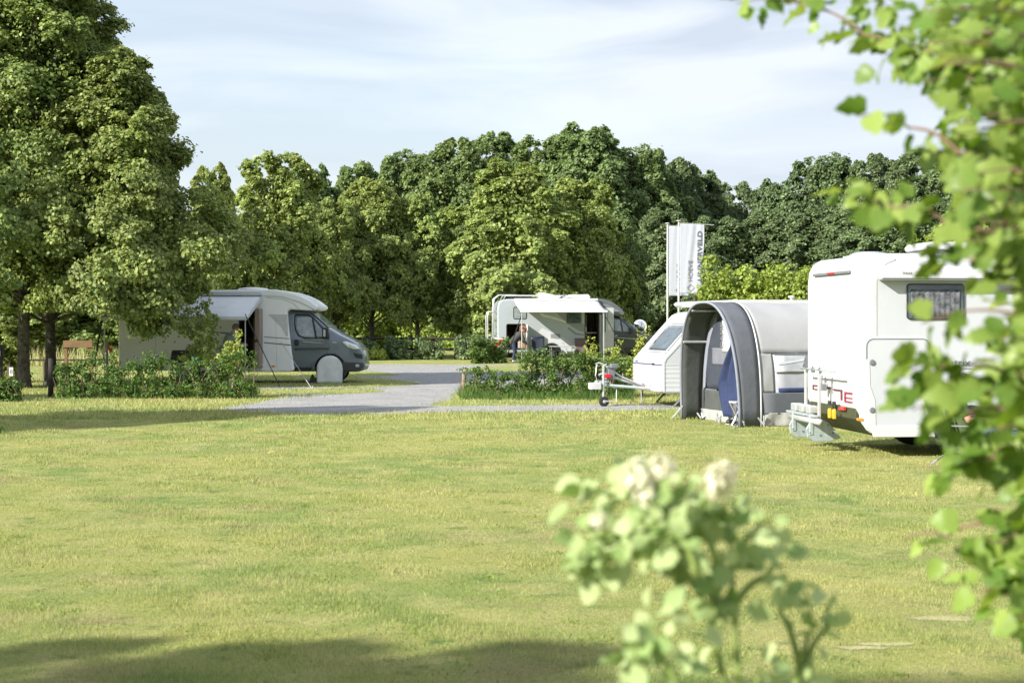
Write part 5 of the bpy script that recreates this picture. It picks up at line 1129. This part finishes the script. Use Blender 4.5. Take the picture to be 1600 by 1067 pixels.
# E, 7-shape, bar, open box as on the photo (right to left as seen)
letter([(.20, .955, .52, .98), (.20, .895, .52, .91), (.20, .84, .52, .86), (.47, .86, .52, .955)], lr_)
letter([(.62, .975, 1.0, 1.0), (.62, .86, .68, .975)], lm)
letter([(1.12, .985, 1.45, 1.02)], lm)
letter([(1.62, 1.0, 1.95, 1.02), (1.62, .95, 1.95, .965), (1.62, .965, 1.66, 1.0), (1.91, .965, 1.95, 1.0)], lm)
text('lettering', 'ADVANCED', .05, ltrim, rm, (-.006, 1.35, 1.30), (R(90), 0, R(-90)), sx=1.2)
MB().box(-.03, .48, .60, .0, .72, .64).build('reflector', redl, rm)
MB().prism([(.02, .66), (.20, .40), (.32, .30), (.30, .27), (.02, .50)], .14, W-.14).build('underside', M('olive_dark', (.05, .06, .03), .6), rm, bevel=.01)
m = MB(); m.add([(-.012, y, z) for y, z in ((.2, .66), (2.1, .66), (2.1, .55), (.3, .48))], [(0, 1, 2, 3)]); 
MB().box(-.02, .75, .66, .01, 1.15, .80).build('rear_panel', ltrim, rm, bevel=.008)
# bike carrier (folded) with silver plates
bc = empty('bike_carrier', (0, 0, 0), 0); bc.parent = rm
bc.name = 'bike_carrier'; bc.scale = (.72, .97, .763)
m = MB(); m.tube([(-.30, .3, 1.48), (-.30, 1.9, 1.48)], .018, 8); m.build('top_bar', galv, bc, smooth=True)
for y in (1.62, .98): MB().box(-.34, y-.022, .5, -.28, y+.022, 1.47).build('upright', steelw, bc, bevel=.012)
for y in (1.62, .98, 1.3): 
    m = MB(); m.box(-.33, y-.03, 1.42, -.27, y+.03, 1.51); m.tube([(-.3, y, 1.5), (-.33, y-.04, 1.54)], .010, 6); m.build('clamp', seam, bc, bevel=.015)
m = MB(); m.tube([(-.10, 1.34, 1.36), (-.16, 1.22, 1.22)], .014, 6); m.box(-.2, 1.12, 1.1, -.1, 1.24, 1.22); m.build('clamp_arm', seam, bc, bevel=.015)
for y, wd2 in ((2.0, .26), (1.62, .2), (1.28, .2)): MB().box(-.42, y-wd2/2, .68, -.24, y+wd2/2, .82).build('lamp_block', alu, bc, bevel=.02)
MB().box(-.45, .9, .63, -.35, 2.3, .67).build('carrier_beam', galv, bc, bevel=.008); MB().tube([(-.4, .7, .56), (-.4, 2.2, .56)], .055, 12).build('cross_tube', steelw, bc, smooth=True)
for y in (1.95, 1.1):
    MB().box(-.46, y-.03, .3, -.38, y+.03, .68).build('carrier_post', galv, bc, bevel=.01)
    pl = [(-.50, .26), (-.52, .42), (-.44, .54), (-.28, .60), (-.08, .52), (.06, .38), (.16, .24), (-.1, .18), (-.38, .18)]
    pm = MB().prism(pl, y-.02, y+.02).build('side_plate', galv, bc, bevel=.01)
    m = MB()
    for (x_, z_) in ((-.45, .34), (-.3, .54), (-.1, .48), (.0, .34), (-.25, .3)): m.lathe((x_, y-.022, z_), (0, -1, 0), [(0, .016), (.01, .016)], 8)
    m.build('bolt', seam, pm)
for y in (.72, .52): 
    m = MB(); m.prism([(y-.035, .62), (y+.025, .62), (y+.035, .76), (y, .80), (y-.03, .76)], 0, 1, lambda v: Vector((-.16+.06*v.y, v.x+.2, v.z))); m.build('wheel_strap', yellow, bc, bevel=.01)
    MB().box(-.15, y+.15, .86, -.11, y+.25, .93).build('buckle', black, bc, bevel=.008)

# ================================================================ people
def ball(mb, c, r, sx=1, sy=1, sz=1, n=14, rot=None):
    c = Vector(c); vs = []; fs = []
    for i in range(n+1):
        th = math.pi*i/n
        for k in range(n):
            ph = 2*math.pi*k/n; p = Vector((r*sx*math.sin(th)*math.cos(ph), r*sy*math.sin(th)*math.sin(ph), r*sz*math.cos(th)))
            if rot: p = rot@p
            vs.append(c+p)
    for i in range(n):
        for k in range(n): fs.append((i*n+k, i*n+(k+1) % n, (i+1)*n+(k+1) % n, (i+1)*n+k))
    return mb.add(vs, fs)
def limb(mb, pts, rs):
    for i in range(len(pts)-1): mb.tube([pts[i], pts[i+1]], [rs[i], rs[i+1]], 12)
    for p, r in zip(pts, rs): ball(mb, p, r*1.0)
def remesh(mb, name, mat, parent, vox=.014, sm=6):
    o = mb.build(name, mat, None); q = o.modifiers.new('r', 'REMESH'); q.mode = 'VOXEL'; q.voxel_size = vox; q.use_smooth_shade = True
    q = o.modifiers.new('s', 'SMOOTH'); q.iterations = sm; q.factor = .5
    bake(o); o.data.materials.clear() if False else None
    if not o.data.materials: o.data.materials.append(mat)
    o.parent = parent; return o
def V3(*a): return Vector(a)
def hand(mb, w_, d, side):
    """palm, four fingers of different length bending inward, thumb from the side of the palm"""
    d = Vector(d).normalized(); a = V3(0, 0, 1) if abs(d.z) < .8 else V3(1, 0, 0); n = d.cross(a).normalized()*side; u = n.cross(d).normalized()
    w_ = Vector(w_); pc = w_+d*.045
    for k in range(4): mb.tube([w_+u*(.022-.015*k)*.7, w_+d*.09+u*(.032-.021*k)], [.014, .012], 8)
    for k, L_ in enumerate((.062, .072, .068, .052)):
        p0 = w_+d*.088+u*(.032-.021*k); p1 = p0+d*L_*.45+n*.006; p2 = p1+d*L_*.3+n*.02; p3 = p2+d*L_*.12+n*.022
        mb.tube([p0, p1, p2, p3], [.0095, .0088, .008, .006], 7)
    mb.tube([w_+d*.03+u*.03, w_+d*.055+u*.055+n*.01, w_+d*.085+u*.06+n*.025], [.013, .0105, .008], 7)
def person(name, loc, rz, J, label, shirt, trousers, shoe, cap=None, short=False, hair=hairm):
    r = empty(name, loc, rz, label, 'person'); b = MB(); up = (J['head']-J['neck']).normalized(); fw = J['face'].normalized()
    sd_ = up.cross(fw).normalized(); fw = sd_.cross(up).normalized(); rot = Matrix((fw, sd_, up)).transposed(); H = J['head']
    # head: skull, jaw, nose, brow, ears, lips, neck
    ball(b, H+up*.02, .098, 1.0, .80, 1.05, 16, rot); ball(b, H+fw*.03-up*.055, .07, .85, .78, .9, 12, rot)
    ball(b, H+fw*.088-up*.095, .022, 1, 1.2, .9, 8, rot); b.tube([H+fw*.092+up*.018, H+fw*.118-up*.028], [.010, .016], 8); ball(b, H+fw*.112-up*.03, .015, 1, 1.2, .8, 8, rot)
    ball(b, H+fw*.098-up*.058, .014, .8, 1.9, .7, 8, rot); ball(b, H+fw*.086+up*.034, .02, .8, 2.6, .6, 8, rot)
    for s_ in (-1, 1): ball(b, H+sd_*s_*.08-fw*.005-up*.01, .028, .7, .35, 1.1, 10, rot)
    limb(b, [J['neck']-up*.04, H-up*.05], [.058, .052])
    P, C = J['pelvis'], J['chest']; sv = J.get('side', V3(0, 1, 0))
    M_ = P.lerp(C, .5)
    for s_ in (-1, 1): limb(b, [P+sv*s_*.085, M_+sv*s_*.075, C+sv*s_*.10, C+sv*s_*.15+ (J['neck']-C)*.35], [.105, .095, .105, .06])
    limb(b, [P, M_, C, J['neck']], [.11, .11, .11, .06])
    for s_, q in ((-1, 'r'), (1, 'l')):
        sh, el, wr = J['sh'+q], J['el'+q], J['wr'+q]; limb(b, [sh, el, wr], [.052, .041, .028]); b.tube([C, sh], [.08, .055], 10); hand(b, wr, wr-el, s_)
        hp, kn, an = J['hip'+q], J['kn'+q], J['an'+q]; limb(b, [hp, kn, an], [.085, .058, .04]); limb(b, [an-V3(0, 0, .03), an+J['toe']*.17-V3(0, 0, .045)], [.038, .03])
    remesh(b, 'body', skin, r, .011, 4)
    c = MB()
    for s_ in (-1, 1): limb(c, [P+sv*s_*.085, M_+sv*s_*.08, C+sv*s_*.105, C+sv*s_*.15+(J['neck']-C)*.4], [.128, .122, .125, .075])
    limb(c, [P-(C-P)*.12, M_, C, J['neck']-up*.03], [.13, .135, .132, .078])
    for q in 'rl':
        sh, el, wr = J['sh'+q], J['el'+q], J['wr'+q]; c.tube([C, sh], [.1, .072], 10)
        if short: limb(c, [sh, sh.lerp(el, .6)], [.072, .066])
        else: limb(c, [sh, el, el.lerp(wr, .9)], [.072, .06, .045])
    # soft creases
    remesh(c, 'shirt', shirt, r, .016, 5)
    c = MB(); limb(c, [P, P+(C-P)*.15], [.128, .118])
    for s_, q in ((-1, 'r'), (1, 'l')):
        hp, kn, an = J['hip'+q], J['kn'+q], J['an'+q]; limb(c, [P+sv*s_*.06, hp], [.12, .108]); limb(c, [hp, hp.lerp(kn, .5), kn, kn.lerp(an, .5), an+(kn-an)*.08], [.108, .094, .078, .068, .06])
    remesh(c, 'trousers', trousers, r, .016, 5)
    for q in 'rl':
        c = MB(); an = J['an'+q]; limb(c, [an-V3(0, 0, .045), an+J['toe']*.10-V3(0, 0, .055), an+J['toe']*.18-V3(0, 0, .06)], [.052, .046, .038]); remesh(c, 'shoe', shoe, r, .012, 3)
    if cap:
        c = MB(); ball(c, H+up*.035, .112, 1.0, .84, 1.0, 18, rot); o = c.build('cap', cap, r, smooth=True)
        bm = bmesh.new(); bm.from_mesh(o.data); bmesh.ops.bisect_plane(bm, geom=bm.verts[:]+bm.edges[:]+bm.faces[:], plane_co=H+up*.045, plane_no=(up+fw*-.12).normalized(), clear_inner=True); bm.to_mesh(o.data); bm.free()
        v = MB(); v.grid(8, 8, lambda a, b_: H+up*(.048-.02*a-.012*(2*b_-1)**2)+fw*(.088+.085*a*(1-.35*(2*b_-1)**2))+sd_*(2*b_-1)*.075*(1-.2*a)); v.build('visor', cap, o, smooth=True, solid=.006)
    h_ = MB(); ball(h_, H+up*.03-fw*.012, .107, .98, .84, .98, 18, rot); o = h_.build('hair', hair, r, smooth=True)
    bm = bmesh.new(); bm.from_mesh(o.data); bmesh.ops.bisect_plane(bm, geom=bm.verts[:]+bm.edges[:]+bm.faces[:], plane_co=H+up*.01+fw*.03, plane_no=(up*.75-fw).normalized(), clear_inner=True); bm.to_mesh(o.data); bm.free()
    for s_ in (-1, 1): m = MB(); ball(m, H+fw*.083+sd_*s_*.032+up*.012, .0115); m.build('eye', black, r, smooth=True)
    return r
greyk = M('grey_pullover', (.30, .34, .36), .9, var=.12, vs=9, bump=.35, bs=12)
dk = M('charcoal_shirt', (.055, .055, .06), .9, var=.15, bump=.35, bs=12); jeans = M('jeans', (.07, .12, .24), .9, var=.2, vs=9, bump=.3); navt = M('navy_trousers', (.025, .035, .07), .9, bump=.3)
J = dict(pelvis=V3(-.10, 0, .96), chest=V3(.07, 0, 1.32), neck=V3(.17, 0, 1.47), head=V3(.24, 0, 1.60), face=V3(1, 0, -.5), shr=V3(.10, -.20, 1.38), shl=V3(.10, .20, 1.38), elr=V3(.24, -.26, 1.12), ell=V3(.26, .24, 1.14),
         wrr=V3(.46, -.16, 1.12), wrl=V3(.48, .14, 1.14), hipr=V3(-.10, -.1, .90), hipl=V3(-.10, .1, .90), knr=V3(-.06, -.12, .49), knl=V3(.04, .12, .49), anr=V3(-.14, -.13, .10), anl=V3(.02, .13, .10), toe=V3(1, 0, 0))
person('person', wl(lx(362), -.55, 0), 28, J, 'man in a grey pullover stooping into the doorway under the grey awning', greyk, jeans, black, hair=M('grey_hair', (.16, .15, .14), .9, bump=.6, bs=90))
J = dict(pelvis=V3(-.20, 0, .92), chest=V3(.10, 0, 1.22), neck=V3(.22, 0, 1.34), head=V3(.33, 0, 1.43), face=V3(.9, 0, -.55), shr=V3(.13, -.20, 1.26), shl=V3(.13, .20, 1.26), elr=V3(.24, -.24, .98), ell=V3(.27, .24, 1.0),
         wrr=V3(.38, -.2, .78), wrl=V3(.45, .16, .84), hipr=V3(-.20, -.1, .87), hipl=V3(-.20, .1, .87), knr=V3(-.16, -.14, .48), knl=V3(-.02, .14, .48), anr=V3(-.24, -.16, .10), anl=V3(-.02, .16, .10), toe=V3(1, 0, 0))
person('person', ml(cxm(805), -.9, 0), 22, J, 'man in dark clothes and a red cap bending into the open garage hatch', dk, navt, steelw, cap=M('red_cap', (.55, .10, .05), .8))
J = dict(pelvis=V3(0, 0, .44), chest=V3(-.10, 0, .78), neck=V3(-.06, 0, .90), head=V3(.0, 0, 1.02), face=V3(1, 0, -.15), shr=V3(-.10, -.20, .82), shl=V3(-.10, .20, .82), elr=V3(.0, -.25, .58), ell=V3(.0, .25, .58),
         wrr=V3(.24, -.2, .60), wrl=V3(.24, .2, .60), hipr=V3(.03, -.1, .43), hipl=V3(.03, .1, .43), knr=V3(.44, -.14, .46), knl=V3(.44, .14, .46), anr=V3(.56, -.15, .09), anl=V3(.52, .15, .09), toe=V3(1, 0, 0))
pc = V3(X(1503, 19.9), 19.9, 0)
person('person', pc, 4, J, 'man in a dark cap sitting in a camping chair behind the near leaves', M('olive_shirt', (.07, .10, .04), .9, bump=.3), jeans, black, cap=M('grey_cap', (.06, .065, .07), .8), short=True)
t = empty('camping_chair', pc, 4, 'silver framed camping chair under the man in the dark cap', 'chair')
MB().box(-.24, -.27, .29, .26, .27, .325).build('seat', navy, t, bevel=.012)
m = MB(); m.grid(6, 6, lambda u, v: V3(-.24-.14*v, (u-.5)*.5, .33+.5*v)); m.build('backrest', navy, t, smooth=True, solid=.02)
for s_ in (-1, 1):
    m = MB(); m.tube([(-.30, s_*.29, 0), (.24, s_*.29, .34), (.26, s_*.29, .50), (-.24, s_*.29, .52)], .014, 8); m.build('leg', chrome, t); MB().tube([(.30, s_*.29, 0), (-.22, s_*.29, .33), (-.40, s_*.29, .9)], .014, 8).build('leg', chrome, t)
t = empty('camping_chair', (X(1590, 20.6), 20.6, 0), 160, 'blue camping chair at the right picture edge behind the leaves', 'chair')
MB().box(-.24, -.27, .36, .26, .27, .39).build('seat', M('blue_canvas', (.05, .12, .3), .9), t, bevel=.012)
m = MB(); m.grid(6, 6, lambda u, v: V3(-.24-.16*v, (u-.5)*.5, .40+.5*v)); m.build('backrest', MATS['blue_canvas'], t, smooth=True, solid=.02)
for s_ in (-1, 1): MB().tube([(-.32, s_*.29, 0), (.26, s_*.29, .40), (.28, s_*.29, .56), (-.24, s_*.29, .58)], .014, 8).build('leg', chrome, t); MB().tube([(.32, s_*.29, 0), (-.24, s_*.29, .38), (-.42, s_*.29, .95)], .014, 8).build('leg', chrome, t)

# ================================================================ near foliage in front of the camera
ST = np.array([0, .12, .28, .42, .58, .72, .88, 1.])
LOBE = np.array([.04, .30, .47, .34, .45, .24, .17, .0]); OVAL = np.array([.03, .24, .36, .40, .37, .29, .15, .0])
def big_leaves(name, P, T, N, size, mat, rng, shape, fold=.22, bend=.28):
    n = len(P); T = unit(T); N = unit(N-T*(N*T).sum(1, keepdims=True)); B = np.cross(N, T); k = len(ST)
    s = size*rng.uniform(.55, 1.25, n); bd_ = bend*rng.uniform(-.3, 1.6, n); fd = fold*rng.uniform(.3, 1.6, n); asp = rng.uniform(.85, 1.12, n)
    rows = []
    for side in (-1, 0, 1):
        for i in range(k):
            t = ST[i]; w_ = side*shape[i]*asp
            tt = t-(.10 if (side and i == 1) else 0); z = -bd_*t*t+fd*np.abs(w_)+.05*np.sin(t*14+side*2+rng.uniform(0, 6, n))*abs(side)
            rows.append(P+(T*tt+B*w_[:, None] if side else T*t+B*0)*s[:, None]+N*(z*s)[:, None])
    V = np.stack(rows, 1).reshape(-1, 3); fc = []
    for i in range(k-1):
        fc += [[i, i+1, k+i+1, k+i], [k+i, k+i+1, 2*k+i+1, 2*k+i]]
    Fc = (np.arange(n)[:, None, None]*3*k+np.array(fc)[None]).reshape(-1, 4)
    me = np_mesh(name, V, Fc, mat, 4); me.polygons.foreach_set('use_smooth', [True]*len(me.polygons)); return me
rng = np.random.default_rng(9); rnd = random.Random(9)
sh = empty('hazel_shrub', (X(1800, 2.7), 2.7, 0), 0, 'tall leafy shrub close to the camera along the right edge', 'shrub'); so_ = np.array(sh.location)
LP, LT_, LN = [], [], []; st = MB()
def sprig(pts, d0, d1, n, lmat=None, r=.004, spread=.05, keep=.0, twigs=0, LPs=None, sz=None):
    """branch through photo points at distances d0..d1, leaves along its outer part"""
    Q = [PW(px, py, d0+(d1-d0)*i/(len(pts)-1)) for i, (px, py) in enumerate(pts)]
    C = []
    for i in range(len(Q)-1):
        for k in range(6): C.append(Q[i].lerp(Q[i+1], k/6)+V3(0, 0, .012*math.sin(math.pi*k/6)))
    C.append(Q[-1]); m = len(C)
    st.tube([c-Vector(so_) for c in C], [r*(1.25-i/m) for i in range(m)], 6)
    for j in range(n):
        t = keep+(1-keep)*(j+rnd.random())/n; i = min(int(t*(m-1)), m-2); c = C[i].lerp(C[i+1], t*(m-1)-i); d = (C[i+1]-C[i]).normalized()
        out_ = Vector((rnd.gauss(0, 1), rnd.gauss(0, .7), rnd.gauss(.1, .8))).normalized(); p = c+out_*rnd.uniform(.006, spread)
        tdir = (out_*.8+d*rnd.uniform(.1, .9)+V3(0, 0, -.35)).normalized()
        LPs[0].append(tuple(p)); LPs[1].append(tuple(tdir)); LPs[2].append((rnd.gauss(-.3, .7), rnd.gauss(-.4, .6), rnd.uniform(.1, 1.1)))
main = (LP, LT_, LN)
B_ = [([(1560, 150), (1440, 100), (1350, 55), (1260, 10), (1150, 6)], 2.9, 3.1, 44, .04), ([(1650, 200), (1520, 130), (1440, 75), (1385, 90)], 2.6, 2.8, 50, .055), ([(1560, 60), (1450, 30), (1340, -10)], 2.7, 2.9, 30, .045),
      ([(1640, 300), (1500, 240), (1420, 200), (1345, 182)], 2.5, 2.6, 8, .02), ([(1650, 320), (1540, 270), (1455, 240)], 2.5, 2.6, 34, .05), ([(1700, 420), (1480, 350), (1400, 325), (1318, 325)], 2.5, 2.6, 34, .03),
      ([(1700, 460), (1560, 420), (1450, 410)], 2.5, 2.6, 24, .035), ([(1700, 540), (1590, 490), (1440, 505)], 2.4, 2.4, 12, .03), ([(1750, 660), (1590, 590), (1480, 575), (1400, 588)], 2.5, 2.5, 40, .04),
      ([(1750, 690), (1600, 650), (1500, 650), (1425, 640)], 2.4, 2.4, 24, .035), ([(1750, 790), (1600, 730), (1530, 720), (1465, 742)], 2.5, 2.6, 40, .04), ([(1750, 900), (1640, 840), (1560, 850), (1490, 858)], 2.6, 2.6, 26, .04),
      ([(1640, 800), (1560, 820), (1480, 838), (1408, 846)], 2.7, 2.8, 4, .015), ([(1750, 980), (1650, 930), (1580, 935), (1530, 925)], 2.5, 2.5, 30, .045), ([(1750, 1020), (1670, 960), (1610, 955)], 2.4, 2.4, 18, .045)]
for pts, d0, d1, n, spd in B_: sprig(pts, d0, d1, int(n*1.25), spread=spd, keep=.12, LPs=main, r=.004)
for i in range(215):      # fill of short twigs along the right margin
    y = rnd.uniform(-30, 985)
    lim = 1420 if y < 140 else 1470 if y < 380 else 1540 if y < 560 else 1525 if y < 720 else 1560
    x1 = lim+rnd.uniform(15, 90)
    d = rnd.uniform(2.3, 3.8); sprig([(1740, y+rnd.uniform(20, 90)), (1670, y+rnd.uniform(0, 40)), (x1, y)], d, d-.1, 13, spread=.04, keep=.2, LPs=main, r=.0035)
for x0, x1 in ((1800, 1690), (1760, 1900), (1900, 1720)):
    a = PW(1800, 1000, 2.75); a.z = 0; st.tube([Vector(v)-Vector(so_) for v in (a, PW(x0, 800, 2.75), PW(x1, 300, 2.75), PW(x1-60, -150, 2.8))], [.022, .018, .013, .006], 8)
st.build('stem', twig, sh, smooth=True)
link('foliage', big_leaves('foliage', np.array(LP)-so_, np.array(LT_), np.array(LN), .042, LF['near'], rng, LOBE), sh)
# flowering shrub at the bottom of the picture
el = empty('elder_shrub', (X(1150, 2.15), 2.15, 0), 0, 'small shrub with cream blossoms close to the camera at the bottom', 'shrub'); so_ = np.array(el.location)
st = MB(); E = ([], [], [])
for pts, d0, d1, n, spd in [([(1170, 1300), (1130, 1060), (1095, 930), (1080, 840), (1040, 770)], 2.15, 2.1, 44, .045), ([(1165, 1300), (1150, 1000), (1140, 850), (1128, 770)], 2.1, 2.1, 40, .04),
      ([(1095, 930), (1020, 850), (960, 840), (905, 862)], 2.1, 2.05, 52, .04), ([(1060, 900), (990, 860), (940, 880), (915, 900)], 2.1, 2.1, 26, .035), ([(1090, 900), (1060, 840), (980, 830)], 2.0, 2.0, 40, .05), ([(1120, 880), (1090, 820), (1080, 790)], 2.05, 2.05, 30, .045), ([(1080, 880), (1010, 800), (950, 775), (925, 790)], 2.15, 2.1, 34, .04), ([(1080, 860), (1050, 800), (1010, 760)], 2.05, 2.05, 30, .045),
      ([(1140, 900), (1180, 830), (1210, 826)], 2.1, 2.15, 18, .035), ([(1140, 960), (1200, 900), (1222, 888)], 2.1, 2.15, 16, .03), ([(1160, 1250), (1060, 1080), (1020, 1020), (1005, 965)], 2.0, 2.0, 30, .04),
      ([(1160, 1250), (1010, 1120), (985, 1050), (1000, 1000)], 2.05, 2.0, 26, .04), ([(1170, 1280), (1240, 1080), (1270, 980), (1255, 920)], 2.2, 2.2, 20, .035), ([(1240, 1080), (1290, 980), (1300, 935)], 2.2, 2.25, 10, .03),
      ([(1150, 1200), (1180, 1100), (1190, 1040)], 2.1, 2.1, 14, .035), ([(1110, 940), (1120, 960), (1130, 985)], 2.1, 2.1, 8, .03), ([(1250, 1040), (1220, 960), (1222, 925)], 2.2, 2.2, 10, .03)]:
    sprig(pts, d0, d1, int(n*.72), spread=spd, keep=.35 if len(pts) > 3 else .2, LPs=E, r=.0045)
base = Vector((0, 0, 0)); q_ = PW(1168, 1290, 2.13)-Vector(so_); st.tube([(0, 0, -.02), (.01, 0, q_.z*.6), q_], [.014, .011, .008], 8)
st.build('stem', twigg, el, smooth=True)
link('foliage', big_leaves('foliage', np.array(E[0])-so_, np.array(E[1]), np.array(E[2]), .032, LF['elder'], rng, OVAL), el)
cream = leafmat('cream_petal', (.62, .62, .42), (.80, .78, .62), tl=.3)
LF['cream'] = cream
for px, py, rr2, n in ((1000, 745, .024, 260), (1012, 768, .018, 110), (1036, 730, .019, 140), (1122, 750, .022, 200), (1138, 738, .014, 70), (935, 812, .012, 60)):
    c = PW(px, py, 2.02); P = rng.normal(size=(n, 3)); P = unit(P)*rng.uniform(.4, 1, (n, 1))*rr2*np.array([1, 1, 1.1])*rng.uniform(.6, 1.25, (n, 1))
    link('blossom', leaves('blossom', P+np.array(c)-so_, P+np.array([0, 0, .01]), .010, cream, rng, asp=1.), el)
